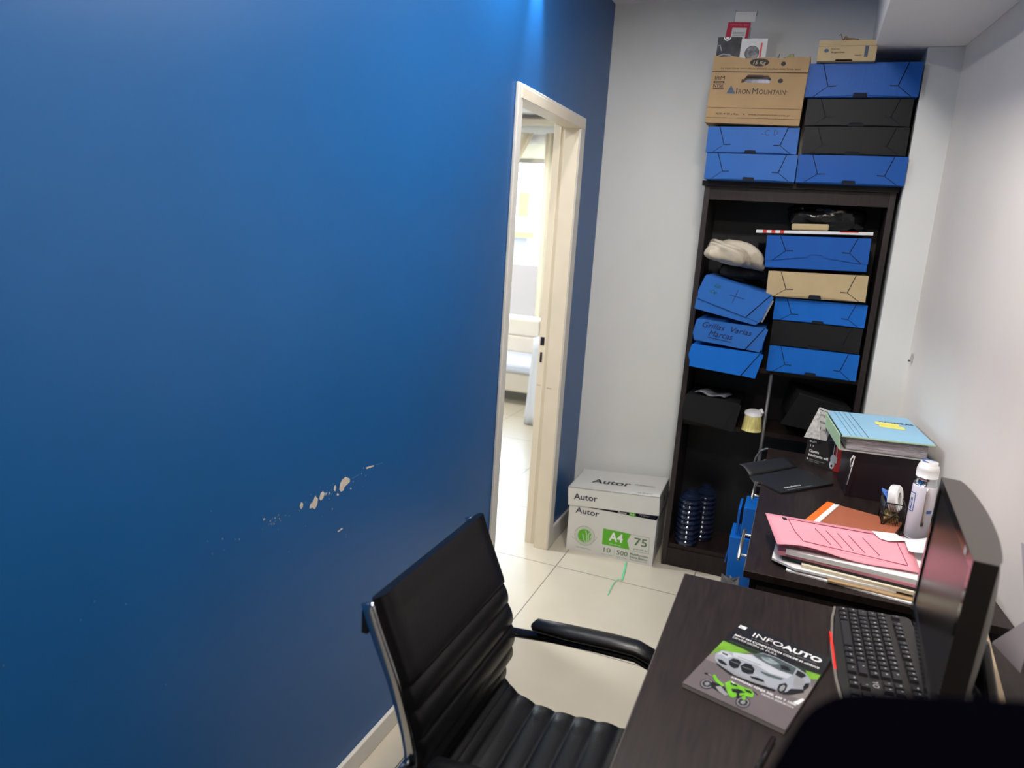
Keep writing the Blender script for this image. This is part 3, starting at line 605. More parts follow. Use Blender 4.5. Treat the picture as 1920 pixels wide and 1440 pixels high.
# contents
t = thing('booklet', (.59, 3.40, 2.36), 'dark glossy booklet with white ring standing in the archive carton', 'booklet')
fr = Fr((.551, 3.385, 2.28), (1, 0, -.02), (.03, .04, 1)); bm = MB()
bm.rect(fr, 0, 0, .098, .160, mat('glossy dark cover', (.02, .02, .023), .5, var=.8, vscale=30), -.006, .006)
bm.ring(fr, (.038, .160), .011, .015, wprint, .0006, 180, 360); bm.disc(fr, (.038, .156), .0075, .004, wprint, .0006); stroke(bm, fr, [(.005, .125), (.012, .128), (.02, .105)], .003, mag_silver, .0006); stroke(bm, fr, [(.01, .085), (.03, .092), (.06, .088), (.08, .07)], .004, mag_silver, .0006)
bm.build('cover', t)
t = thing('booklet', (.70, 3.395, 2.35), 'white booklet with engine picture and red bar standing in the archive carton', 'booklet')
fr = Fr((.650, 3.378, 2.28), (1, 0, -.02), (.03, .04, 1)); bm = MB()
bm.rect(fr, 0, 0, .105, .150, white_card, -.004, .004)
bm.ring(fr, (.048, .092), .0265, .029, ink, .0006); bm.disc(fr, (.048, .092), .0262, .026, mat('engine print', (.16, .16, .17), .3, var=.9, vscale=50), .0006); bm.rect(fr, .079, .06, .086, .132, red)
bm.build('cover', t)
t = thing('small_carton', (.65, 3.50, 2.42), 'small red and white carton with open flap in the archive carton', 'carton')
fr = Fr((.574, 3.44, 2.432), (1, 0, -.05), (.28, .30, 1)); bm = MB()
bm.rect(fr, 0, -.02, .094, .090, white_card, -.045, .045); bm.rect(fr, .0, .005, .094, .090, crimson, .0006); bm.rect(fr, .022, .018, .082, .064, white_card, .0009)
for i in range(4): bm.rect(fr, .028, .022 + i * .007, .028 + (.03 if i == 0 else .05), .0245 + i * .007, grey_card, .0012)
bm.text(fr, 'DINAMIC BSN', .012, .074, pink, .006, .075, .0012); bm.build('box_body', t)
fr = Fr((.603, 3.468, 2.519), (1, 0, -.05), (.02, .10, 1)); bm = MB(); bm.rect(fr, .0, .0, .085, .040, white_card, 0, .002); bm.rect(fr, -.003, 0, .0, .045, grey_card, -.01, .012); bm.rect(fr, .085, .03, .088, .045, grey_card, -.01, .012); bm.build('flap', t)
bm = MB(); bm.blob((.852, 3.46, 2.350), (.025, .02, .022), mat('yellow crumpled tissue', (.45, .42, .22), .8, var=.4, vscale=40), 21, .5, 16, 10, fold=6); tag(bm.build('crumpled_tissue'), 'small yellowish crumpled tissue sticking out of the archive carton', 'tissue')
bm = MB(); bm.box((.815, 3.44, 2.32), (.836, 3.455, 2.357), white_pl); tag(bm.build('paper_tag', bevel=.002), 'small white tag sticking out of the archive carton', 'tag')
bm = MB(); bm.tube([(.790, 3.46, 2.30), (.806, 3.46, 2.382)], .0016, grey_metal); bm.tube([(.80, 3.47, 2.30), (.812, 3.47, 2.366)], .0014, grey_metal); tag(bm.build('metal_wire'), 'thin metal wires sticking up from the archive carton', 'wire')
bm = MB(); bm.blob((.885, 3.46, 2.345), (.022, .02, .014), kraft_l, 4, .4, 14, 8); tag(bm.build('cardboard_scrap'), 'scrap of light cardboard at the right rim of the archive carton', 'scrap')
bm = MB(); bm.box((.585, 3.36, 2.10), (.895, 3.62, 2.27), mat('files in the carton', (.42, .42, .50), .4, var=.5, vscale=18, stretch=(1, .2, .2))); tag(bm.build('file_bundle', bevel=.01), 'pale file bundle seen through the hand hole of the archive carton', 'files')
# numbered kraft carton
t = thing('shipping_carton', (1.065, 3.42, 2.319), 'small tan carton with big number 1 on the topmost blue box', 'carton')
fr = Fr((.960, 3.31, 2.3195), (1, 0, -.012), (0, 0, 1), .212, .076); bm = MB()
bm.rect(fr, 0, 0, 1, 1, kraft_l, -.20, .20); bm.text(fr, '1', .80, .22, ink_blue, .037, .013, .0008, bold=.05)
bm.text(fr, 'Correo', .225, .55, ink_brown, .0052, .03); bm.text(fr, 'Argentino', .225, .38, ink_brown, .007, .05, bold=.01); bm.disc(fr, (.145, .50), .0085, .007, ink_blue); bm.text(fr, 'TAMAÑO', .635, .23, ink_brown, .0045, .026, bold=.02)
bm.line(fr, (.0, .72), (1, .72), .001, ink_brown); bm.poly(fr, [(.31, .0), (.33, .07), (.60, .07), (.62, .0)], slot)
bm.build('box_body', t, bevel=.002)
bm = MB(); bm.tube([(1.04, 3.39, 2.398), (1.055, 3.38, 2.425), (1.075, 3.37, 2.405), (1.10, 3.38, 2.412), (1.085, 3.40, 2.402)], .004, twine, 6); bm.tube([(1.045, 3.37, 2.410), (1.036, 3.37, 2.432), (1.03, 3.38, 2.43)], .002, twine, 6); bm.blob((1.08, 3.375, 2.405), (.025, .02, .008), twine, 2, .5, 14, 8)
tag(bm.build('tangled_twine'), 'tangle of brown string and paper on the small tan carton', 'string')

# ------------------------------------------------------------------ A4 paper box by the back wall
t = thing('paper_box', (.31, 3.49, 0), 'white A4 paper box with green print on the floor by the back wall', 'box')
ang = R(1.5); X = Vector((math.cos(ang), math.sin(ang), 0)); Yd = Vector((-math.sin(ang), math.cos(ang), 0))
O = Vector((.091, 3.338, 0)); Wb, Hb, Db = .443, .243, .30
fr = Fr(O, X, (0, 0, 1), Wb, Hb); bm = MB()
bm.rect(fr, 0, 0, 1, 1, white_card, -.004, .004); bm.rect(fr, 0, 0, 1, 1, white_card, -Db, .004)
bm.rect(fr, 0, 0, .01, 1, white_card, -Db + .004, Db - .008); bm.rect(fr, .99, 0, 1, 1, white_card, -Db + .004, Db - .008); bm.rect(fr, .01, 0, .99, .02, white_card, -Db + .004, Db - .008)
bm.text(fr, 'Autor', .078, .845, ink_navy, .030, .122, bold=.015)
bm.ring(fr, (.208, .368), .051, .0525, green_d); bm.disc(fr, (.208, .368), .036, .036, green_i); bm.ring(fr, (.208, .368), .040, .0408, green_d)
for i in range(36):
    a = 2 * math.pi * i / 36; bm.line(fr, (.208 + .044 * math.cos(a) / Wb, .368 + .044 * math.sin(a) / Hb), (.208 + .048 * math.cos(a) / Wb, .368 + .048 * math.sin(a) / Hb), .0022, green_i)
stroke(bm, fr, [(.245, .22), (.235, .35), (.20, .50)], .004, white_card, .0009) if False else None
for p in ([(.243, .225), (.238, .36), (.215, .49)], [(.225, .23), (.195, .30), (.185, .40)], [(.262, .27), (.252, .40), (.268, .47)], [(.275, .33), (.285, .40)]):
    for a, c in zip(p, p[1:]): bm.line(fr, a, c, .0035, white_card, .0009)
bm.line(fr, (.06, .30), (.09, .25), .0012, green_d); bm.line(fr, (.355, .40), (.318, .27), .0012, green_d); bm.text(fr, 'Papel Carbono Neutro', .125, .085, green_d, .0045, .075)
bm.poly(fr, [(.415, .617), (.736, .615), (.699, .449), (.733, .27), (.417, .265)], green_i, .0007)
bm.text(fr, 'A4', .490, .385, wprint, .044, .070, .001, bold=.025); bm.text(fr, '210 x 297 mm', .50, .30, wprint, .006, .058, .001)
for a, c in (((.742, .609), (.942, .604)), ((.942, .604), (.949, .262)), ((.949, .262), (.742, .257))): bm.line(fr, a, c, .0012, green_d)
bm.text(fr, '75', .776, .395, green_d, .040, .064, bold=.01); bm.text(fr, 'g/m² (20 lb)', .775, .295, green_d, .009, .070)
bm.text(fr, '10', .442, .110, green_d, .024, .036, bold=.005); bm.text(fr, '500', .592, .110, green_d, .024, .056, bold=.005); bm.line(fr, (.565, .06), (.565, .22), .0008, green_d)
bm.text(fr, 'resmas / reams', .415, .050, green_d, .0045, .062); bm.text(fr, 'hojas / sheets', .592, .050, green_d, .0045, .054)
bm.text(fr, 'Multifunción', .745, .165, green_d, .012, .088, bold=.012); bm.text(fr, 'Extra Blanco', .745, .100, green_d, .012, .088, bold=.012); bm.text(fr, 'Multipurpose Extra White', .745, .055, green_d, .006, .088)
bm.build('box_body', t)
bm = MB(); fi = Fr(O + Yd * .008, X, (0, 0, 1), Wb, Hb); bm.rect(fi, .02, .02, .975, 1.115, ink_navy, -Db + .02, Db - .025)
fk = Fr(O + Yd * .0079, X, (0, 0, 1), Wb, Hb); bm.text(fk, 'Autor', .56, 1.015, wprint, .011, .046, .0135); bm.rect(fk, .69, 1.0, .76, 1.09, green_i, .0132); bm.text(fk, 'A4', .70, 1.02, wprint, .010, .02, .0137); bm.text(fk, '75 g/m²', .80, 1.04, grey_card, .010, .05, .0137)
bm.build('ream_pack', t, T=Matrix.Translation((0, .004, 0)))
Lx = (X + Vector((0, 0, .072))).normalized(); LW, LH = .458, .095
fl = Fr(O + Vector((-.006, -.006, .240)), Lx, (0, 0, 1), LW, LH); bm = MB()
bm.rect(fl, 0, 0, 1, 1, white_card, -.004, .004); bm.rect(fl, 0, 0, 1, 1, white_card, -Db - .012, .004); bm.rect(fl, 0, .0, .009, 1, white_card, -Db, Db - .012); bm.rect(fl, .991, .0, 1, 1, grey_card, -Db, Db - .012)
bm.rect(fl, 0, .955, 1, 1, white_card, -Db - .008, Db + .008)
bm.text(fl, 'Autor', .065, .36, ink_navy, .032, .122, bold=.015)
ft = Fr(fl.p(0, 1, 0), Lx, fl.z * -1, LW, Db); bm.text(ft, 'Autor', .20, .35, ink, .060, .20, .0008, bold=.02); bm.text(ft, 'A4 75 g/m²', .75, .08, ink, .014, .075, .0008); bm.text(ft, 'Multifunción', .68, .45, ink, .018, .10, .0008)
fe = Fr(fl.p(1, 0, 0), fl.z * -1, fl.y, 1, LH); bm.disc(fe, (.15, .45), .02, .014, slot)
bm.build('lid', t)
bm = MB(); g = [(.409, 3.334), (.421, 3.25), (.435, 3.135), (.418, 3.128), (.409, 3.10), (.408, 3.04), (.412, 2.965)]
for i, (a, c) in enumerate(zip(g, g[1:])):
    a3, c3 = Vector((*a, .003 + .004 * (i % 2))), Vector((*c, .003 + .004 * ((i + 1) % 2))); wv = Vector((.004, 0, 0)) if i < 2 else Vector((.0018, 0, 0))
    bm.add([a3 - wv, a3 + wv, c3 + wv, c3 - wv], [(0, 1, 2, 3)], green_strap)
tag(bm.build('packing_strap', solid=.0012), 'green plastic packing strap trailing on the tiles from the paper box', 'strap')

# ------------------------------------------------------------------ cabinet along the right wall
cb = thing('low_cabinet', (1.25, 2.5, 0), 'dark wood low cabinet with bar handles along the right wall', 'cabinet')
b = MB(); fr = Fr((0, 0, 0), (1, 0, 0), (0, 1, 0))
b.poly(fr, [(.996, 1.885), (wall_x(1.885) - .01, 1.885), (wall_x(3.15) - .01, 3.15), (.993, 3.15)], wood, .730, .020); b.build('cabinet_top', cb, bevel=.0012)
b = MB(); b.box((.9945, 1.884, .731), (.9958, 3.15, .7495), edge_band); b.build('edge_band', cb)
b = MB(); b.box((1.03, 1.90, 0.0), (1.046, 3.13, .722), wood_v); b.box((1.046, 1.90, 0), (1.44, 1.918, .722), wood_v); b.box((1.046, 3.112, 0), (1.44, 3.13, .722), wood_v); b.box((1.42, 1.918, 0), (1.44, 3.112, .722), wood_v); b.build('carcass', cb)
for k, (y0, y1, h0, h1) in enumerate(((1.915, 2.515, 2.18, 2.42), (2.52, 3.118, 2.765, 3.005))):
    dr = MB().box((1.012, y0, .52), (1.03, y1, .715), wood_v).build('drawer', cb, bevel=.001)
    hb = MB(); hb.tube([(.968, h0, .65), (.968, h1, .65)], .0055, steel, 12)
    for yy in (h0 + .035, h1 - .035): hb.tube([(.968, yy, .65), (1.012, yy, .65)], .0035, steel, 10)
    hb.build('handle', dr)
    MB().box((1.012, y0, .05), (1.03, y1, .515), wood_v).build('door', cb, bevel=.001)
# small dark cube unit under the binder
b = MB(); b.box((1.272, 2.68, .7502), (1.505, 2.90, .915), mat('dark plum laminate', (.016, .009, .013), .32, var=.2), RotAt((1.272, 2.68, .75), 'Z', 4))
tag(b.build('monitor_riser', bevel=.0015), 'dark box shaped riser on the cabinet carrying the blue binder', 'riser')
# binder
bd = thing('document_binder', (1.37, 2.85, .917), 'thick light blue binder full of plastic sleeves on the dark riser', 'binder')
fb = Fr((1.243, 2.655, .918), (1, .11, 0), (0, 1, 0)); 
bm = MB(); bm.poly(fb, [(-.01, 0), (.268, 0), (.268, .37), (-.01, .37)], mat('grey white cover board', (.42, .42, .40), .5), 0, .003); bm.build('cover', bd)
bm = MB(); bm.poly(fb, [(.005, .004), (.26, .006), (.26, .36), (.005, .36)], film, .0032, .048); bm.build('sleeves', bd, bevel=.006)
bm = MB(); fc = Fr(fb.p(-.012, -.005, .052), (1, .11, .02), (0, 1, 0)); bm.poly(fc, [(0, 0), (.285, 0), (.285, .385), (0, .385)], lblue, 0, .003); bm.poly(fc, [(-.002, -.004), (.286, -.004), (.286, .0), (-.002, .0)], lgreen, -.002, .004)
for u in (.028, .045, .062): bm.line(fc, (u, .0), (u - .004, .38), .0012, ink_navy, .0035)
bm.line(fc, (.082, 0), (.078, .38), .0022, ink_navy, .0035)
bm.text(fc, 'COMPRAS', .165, .255, ink_navy, .028, .115, .0035, bold=.02)
bm.build('cover', bd)
bm = MB(); bm.poly(Fr(fb.p(-.012, -.002, .001), (-.12, 0, 1), (-.11, 1, 0)), [(0, 0), (.054, 0), (.054, .38), (0, .38)], lgreen, 0, .003); bm.build('spine', bd)
bm = MB(); q = Fr(fc.p(0, 0, .0036), fc.x, fc.y); bm.poly(q, [(.150, .185), (.232, .170), (.236, .212), (.156, .228)], yellow, 0, .0008)
bm.poly(q, [(.143, .220), (.222, .208), (.226, .25), (.149, .262)], yellow, .0009, .0008)
tag(bm.build('sticky_notes'), 'yellow sticky notes on the light blue binder cover', 'note')
bm = MB(); bm.tube([(1.277, 2.655, .905), (1.270, 2.662, .888), (1.272, 2.66, .86), (1.279, 2.655, .88), (1.280, 2.65, .905), (1.277, 2.65, .87), (1.270, 2.65, .80)], .0032, white_pl, 6, flat=.4)
tag(bm.build('plastic_strip'), 'curled white plastic strip hanging below the binder', 'strip')
# camera carton
t = thing('camera_carton', (1.23, 3.0, .7502), 'black and red security camera carton on the cabinet beside the riser', 'carton')
a0 = Vector((1.135, 3.020, .7505)); a1 = Vector((1.276, 2.948, .7505)); Wd = (a1 - a0).length
fr = Fr(a0, a1 - a0, (0, 0, 1), Wd, .108); blk = mat('black printed card', (.022, .019, .018), .35); bm = MB()
bm.rect(fr, 0, 0, 1, 1, blk, -.085, .085); bm.poly(fr, [(.74, 0), (1, 0), (1, 1), (.74, 1)], red, .0006)
bm.rect(Fr(fr.p(1, 0, 0), fr.z * -1, fr.y, 1, .108), 0, 0, .085, 1, mat('dark maroon card', (.03, .012, .010), .5), .0006)
bm.text(fr, 'eN', .14, .82, wprint, .010, .016); bm.disc(fr, (.09, .86), .004, .004, wprint); bm.text(fr, '11', .10, .66, wprint, .009, .013)
bm.text(fr, 'Cámara', .09, .46, wprint, .011, .040, bold=.02); bm.text(fr, 'inteligente wifi', .09, .31, wprint, .011, .080, bold=.02); bm.disc(fr, (.075, .19), .0035, .0035, wprint); bm.text(fr, 'Visión nocturna y audio', .12, .17, grey_card, .0055, .062); bm.text(fr, 'Full HD', .12, .10, grey_card, .0055, .04)
for u in (.70, .78): bm.line(fr, (u, .42), (u, .98), .0025, white_pl, .001)
bm.disc(fr, (.715, .44), .011, .017, white_pl, .0012); bm.disc(fr, (.705, .22), .010, .018, white_pl, .0014); bm.rect(fr, .77, .30, .81, .52, white_pl, .0011); bm.disc(fr, (.70, .17), .004, .005, ink, .0017)
bm.build('box_body', t)
bm = MB(); top = Fr(a0 + Vector((0, 0, .108)), fr.x, fr.z * -1, Wd, 1)
bm.poly(top, [(0, 0), (1, 0), (1, .085), (0, .085)], blk, .0004, .001); bm.rect(top, .45, .02, .9, .035, mat('purple print', (.12, .08, .14), .4), .0016); bm.rect(top, .8, .05, .95, .054, yellow, .0016)
bm.build('lid', t)
t = thing('folded_note', (1.18, 3.06, .861), 'folded white leaflet with handwriting standing on the camera carton', 'leaflet')
spk = mat('speckled paper', (.52, .49, .47), .7, var=.35, vscale=90)
bm = MB(); bm.add([(1.120, 2.99, .861), (1.160, 3.01, .985), (1.180, 2.985, .862)], [(0, 2, 1)], spk); bm.build('left_leaf', t, solid=.001)
fr = Fr((1.160, 3.01, .985), (.062, -.012, -.014), (.0, .12, 1)); bm = MB(); bm.poly(fr, [(0, 0), (.066, 0), (.072, -.115), (.018, -.123)], mat('handwritten paper', (.50, .48, .46), .7), 0, .001)
for i, (w0, w1) in enumerate(((.008, 'Compras y'), (.012, 'Prestación'), (.020, 'S/A  ok'))): bm.text(fr, w1, w0, -.030 - i * .026, ink, .012, .048 if i < 2 else .036, .0016, italic=.3)
bm.line(fr, (.006, -.008), (.05, -.008), .002, ink, .0016); bm.line(fr, (.055, -.01), (.057, -.09), .002, ink, .0016)
bm.build('right_leaf', t)
# black envelope
t = thing('document_wallet', (1.08, 2.73, .7505), 'open black document wallet with white print on the cabinet', 'wallet')
blkp = mat('black card', (.011, .011, .013), .5)
fr = Fr((1.064, 2.560, .7512), (.171, .215, 0), (-.10, .13, 0)); bm = MB()
pts = [(1.064, 2.565), (1.238, 2.778), (1.112, 2.905), (.950, 2.685)]
f0 = Fr((0, 0, .7515), (1, 0, 0), (0, 1, 0)); bm.poly(f0, pts, blkp, 0, .006)
ftx = Fr((1.077, 2.598, .758), (.171, .213, 0), (-.126, .127, 0)); bm.text(ftx, 'autoahorro', .012, .012, wprint, .013, .085, .0008, italic=.2); bm.text(ftx, 'plan de ahorro para fines determinados', .006, -.004, mag_grey, .007, .13, .0008)
bm.build('pocket', t)
def flapf(u, v):
    p = Vector((.950, 2.685, .759)).lerp(Vector((1.112, 2.905, .759)), u); q = Vector((.905, 2.745, .770)).lerp(Vector((1.06, 2.945, .774)), u)
    r_ = p.lerp(q, v); r_.z += .014 * math.sin(v * math.pi * .8) * (1 - .5 * u); return r_
bm = MB(); bm.grid(flapf, 10, 6, blkp); bm.build('flap', t, solid=.002)
# pen holder, thermos
PH = mat('black wire mesh', (.010, .010, .010), .4)
t = thing('mesh_pen_holder', (1.405, 2.50, .7502), 'black mesh desk organiser with tape rolls beside the white thermos', 'organiser')
bm = MB(); x0, x1, y0, y1, zz = 1.366, 1.424, 2.425, 2.515, .7502
for z in (zz + .002, zz + .040, zz + .082): bm.tube([(x0, y0, z), (x1, y0, z), (x1, y1, z), (x0, y1, z), (x0, y0, z)], .002, PH, 6)
for x, y in ((x0, y0), (x1, y0), (x1, y1), (x0, y1)): bm.tube([(x, y, zz), (x, y, zz + .084)], .0022, PH, 6)
bm.tube([(x0, y0 - .001, zz + .004), (x1, y0 - .001, zz + .082)], .0022, PH, 6)
bm.box((x0, y0, zz), (x1, y1, zz + .004), PH)
for i in range(14):
    u = i / 13; bm.tube([(x0 + (x1 - x0) * u, y0, zz), (x0 + (x1 - x0) * u, y0, zz + .082)], .0006, PH, 4); bm.tube([(x0, y0 + (y1 - y0) * u, zz), (x0, y0 + (y1 - y0) * u, zz + .082)], .0006, PH, 4)
bm.build('basket', t)
t = thing('tape_roll', (1.395, 2.47, .757), 'white tape roll with blue film standing in the mesh organiser', 'tape')
Tt = RotAt((1.398, 2.468, .838), 'Y', 80) @ RotAt((1.398, 2.468, .838), 'X', 20)
bm = MB(); bm.lathe((1.398, 2.468, .825), [(.020, 0), (.040, 0), (.043, .004), (.043, .022), (.040, .026), (.020, .026), (.020, 0)], white_pl, 30, Tt); bm.build('roll', t)
bm = MB(); bm.grid(lambda u, v: Vector((1.362 + .020 * v + .010 * math.sin(u * 5), 2.44 + .03 * v, .818 + .055 * u - .014 * v)), 8, 4, tape_b); bm.build('film', t, solid=.0015)
bm = MB(); bm.blob((1.393, 2.47, .774), (.022, .03, .019), mat('brass clips', (.35, .25, .10), .4, metal=.6, bump=.8, bscale=60), 6, .4, 18, 10, fold=7); tag(bm.build('paper_clips'), 'pile of brass clips in the mesh organiser', 'clips', kind='stuff')
t = thing('thermos', (1.462, 2.395, .7502), 'white steel thermos flask with blue label beside the monitor', 'thermos')
cx, cy = 1.459, 2.395
MB().lathe((cx, cy, .7505), [(.030, 0), (.0325, .004), (.0325, .165), (.030, .170)], thermo, 40).build('flask_body', t)
MB().lathe((cx, cy, .920), [(.031, 0), (.031, .010), (.029, .013), (.029, .020), (.030, .022), (.030, .026)], chrome, 40).build('collar', t)
MB().lathe((cx, cy, .9455), [(.030, 0), (.0305, .022), (.027, .036), (.024, .037), (.024, .046), (.018, .047)], white_pl, 40).build('cap', t)
bm = MB(); bm.ring(Fr((cx, cy, .993), (1, 0, 0), (0, 1, 0)), (0, 0), .014, .021, label_blue, .0006, 30, 250); bm.build('cap_emblem', t)
def onface(a, z, r=.0332): return Vector((cx + r * math.cos(R(a)), cy + r * math.sin(R(a)), z))
bm = MB()
def patch(a0, a1, z0, z1, M, r, n=8): bm.grid(lambda u, v: onface(a0 + (a1 - a0) * u, z0 + (z1 - z0) * v, r), n, 1, M)
patch(185, 225, .835, .895, label_blue, .0329); patch(189, 221, .838, .892, white_pl, .0331); patch(196, 212, .842, .878, label_blue, .0333); patch(200, 206, .85, .87, white_pl, .0335); bm.build('label_print', t); bm = MB(); patch(290, 322, .838, .848, label_blue, .0329); bm.build('label_print', t)
bm = MB(); bm.grid(lambda u, v: onface(270 + 12 * u, .80 + .118 * v, .0375), 3, 8, steel); bm.build('strap', t, solid=.0025)
# orange report
t = thing('report_folder', (1.27, 2.38, .7505), 'orange report folder with a white spine strip under the pink folder', 'folder')
fr = Fr((1.212, 2.545, .7505), (.955, -.30, 0), (.30, .955, 0)); bm = MB()
bm.poly(fr, [(0, 0), (.232, 0), (.232, -.31), (0, -.31)], salmon, 0, .010); bm.rect(fr, -.001, -.31, .022, 0.001, orange, .0105, .001); bm.rect(fr, .022, -.31, .038, 0.0, paper, .0105, .0008); bm.rect(fr, .038, -.31, .041, 0, mat('clear ridge', (.5, .25, .18), .2), .0105, .001)
bm.rect(fr, .026, -.012, .034, -.004, grey_card, .0115); bm.text(fr, 'E', .006, -.12, ink, .01, None, .0118, rot=90)
bm.build('cover', t)
# the pile of folders in front
def sheet(name, label, cat, pts, z, th, M, ang=0, extra=None, group='papers and folders piled on the cabinet'):
    bm = MB(); f0 = Fr((0, 0, z), (1, 0, 0), (0, 1, 0)); bm.poly(f0, pts, M, 0, th)
    if extra: extra(bm, f0, th)
    return tag(bm.build(name), label, cat, group)
z = .7506
sheet('loose_paper', 'lowest white sheet of the paper pile, sticking out on the near left', 'paper', [(1.098, 1.935), (1.40, 1.895), (1.44, 2.12), (1.13, 2.16)], z, .004, paper)
sheet('kraft_envelope', 'brown envelope low in the paper pile beside the monitor', 'envelope', [(1.20, 1.915), (1.43, 1.905), (1.45, 2.15), (1.21, 2.14)], z + .0045, .004, kraft)
sheet('loose_paper', 'crumpled white sheet with folded corner at the left of the pile', 'paper', [(1.060, 1.970), (1.12, 1.932), (1.36, 1.925), (1.38, 2.17), (1.07, 2.17)], z + .009, .006, paper)
sheet('cream_folder', 'cream folder in the lower part of the paper pile', 'folder', [(1.135, 1.945), (1.43, 1.918), (1.45, 2.17), (1.13, 2.18)], z + .0155, .008, cream_paper)
sheet('black_folder', 'thin black folder under the lower pink folder', 'folder', [(1.085, 1.962), (1.43, 1.927), (1.45, 2.19), (1.09, 2.20)], z + .024, .005, blkp)
sheet('pink_folder', 'lower pink folder in the pile beside the monitor', 'folder', [(1.072, 1.966), (1.43, 1.933), (1.45, 2.20), (1.08, 2.21)], z + .0295, .008, pink)
sheet('paper_stack', 'white paper stack between the two pink folders', 'paper', [(1.092, 1.958), (1.43, 1.936), (1.45, 2.20), (1.10, 2.21)], z + .038, .012, paper)
t = thing('pink_folder', (1.23, 2.07, z + .05), 'uppermost pink folder with printed lines on the paper pile', 'folder', 'papers and folders piled on the cabinet')
zp = z + .0505
def leaf_up(u, v):
    a = Vector((1.026, 2.155, zp + .020)).lerp(Vector((1.402, 2.205, zp + .010)), u); c = Vector((1.068, 1.953, zp + .012)).lerp(Vector((1.412, 1.972, zp + .006)), u)
    p = a.lerp(c, v); p.z += .012 * math.sin(u * 7) * v * (1 - u) ; return p
bm = MB(); bm.grid(leaf_up, 16, 6, pink)
def onl(u, v): q = leaf_up(u, v); return q + Vector((0, 0, .0016))
def pl_(a, c, wd=.0014):
    A, B = onl(*a), onl(*c); n = (B - A).cross(Vector((0, 0, 1))).normalized() * wd / 2; bm.add([A - n, A + n, B + n, B - n], [(0, 1, 2, 3)], pink_line)
for u in (.34, .42, .50, .58, .68): 
    pl_((u, .28), (u + .04, .52)); pl_((u + .04, .52), (u + .075, .72))
pl_((.16, .12), (.17, .55)); pl_((.17, .55), (.20, .82)); pl_((.92, .25), (.93, .85)); pl_((.16, .10), (.9, .10)); pl_((.2, .84), (.93, .88))
bm.add([onl(.115, .08), onl(.145, .08), onl(.148, .16), onl(.118, .16)], [(3, 2, 1, 0)], ink)
bm.build('top_leaf', t, solid=.0016)
bm = MB(); bm.grid(lambda u, v: Vector((1.030 + .385 * u + .035 * v * (1 - u), 2.150 - .185 * v + .04 * u, zp + .003 + .010 * (1 - u) ** 3)), 10, 4, pink); bm.build('lower_leaf', t, solid=.0016)
bm = MB(); bm.add([onl(.76, .05) + Vector((0, 0, .004)), onl(.93, .0) + Vector((0, 0, .004)), onl(.99, .20) + Vector((0, 0, .006)), onl(.86, .28) + Vector((0, 0, .003)), onl(.80, .24) + Vector((0, 0, .003))], [(4, 3, 2, 1, 0)], paper)
tag(bm.build('receipt', solid=.0006), 'small white receipt lying on the upper pink folder', 'receipt')
bm = MB(); bm.grid(lambda u, v: Vector((1.395 + .07 * u, 2.19 - .11 * v - .03 * u, zp + .014 + .035 * (u * u) + .004 * v)), 8, 5, paper)
tag(bm.build('curled_paper', solid=.0006), 'curled white paper between thermos foot and monitor', 'paper')

# ------------------------------------------------------------------ desk
dk = thing('desk', (1.2, 1.1, 0), 'dark wood desk carrying the magazine and keyboard', 'desk')
b = MB(); fr = Fr((0, 0, 0), (1, 0, 0), (0, 1, 0)); b.poly(fr, [(.857, .10), (1.60, .10), (1.60, 1.79), (.857, 1.787)], wood, .725, .025); b.build('desk_top', dk, bevel=.0012)
b = MB(); b.box((.8555, .10, .726), (.8568, 1.787, .749), edge_band); b.box((.857, 1.7875, .726), (1.08, 1.789, .749), edge_band); b.build('edge_band', dk)
for y in (1.755, .14): MB().box((.90, y - .018, 0), (1.56, y, .725), wood_v).build('side_panel', dk)
MB().box((1.545, .14, .28), (1.562, 1.737, .725), wood_v).build('back_panel', dk)
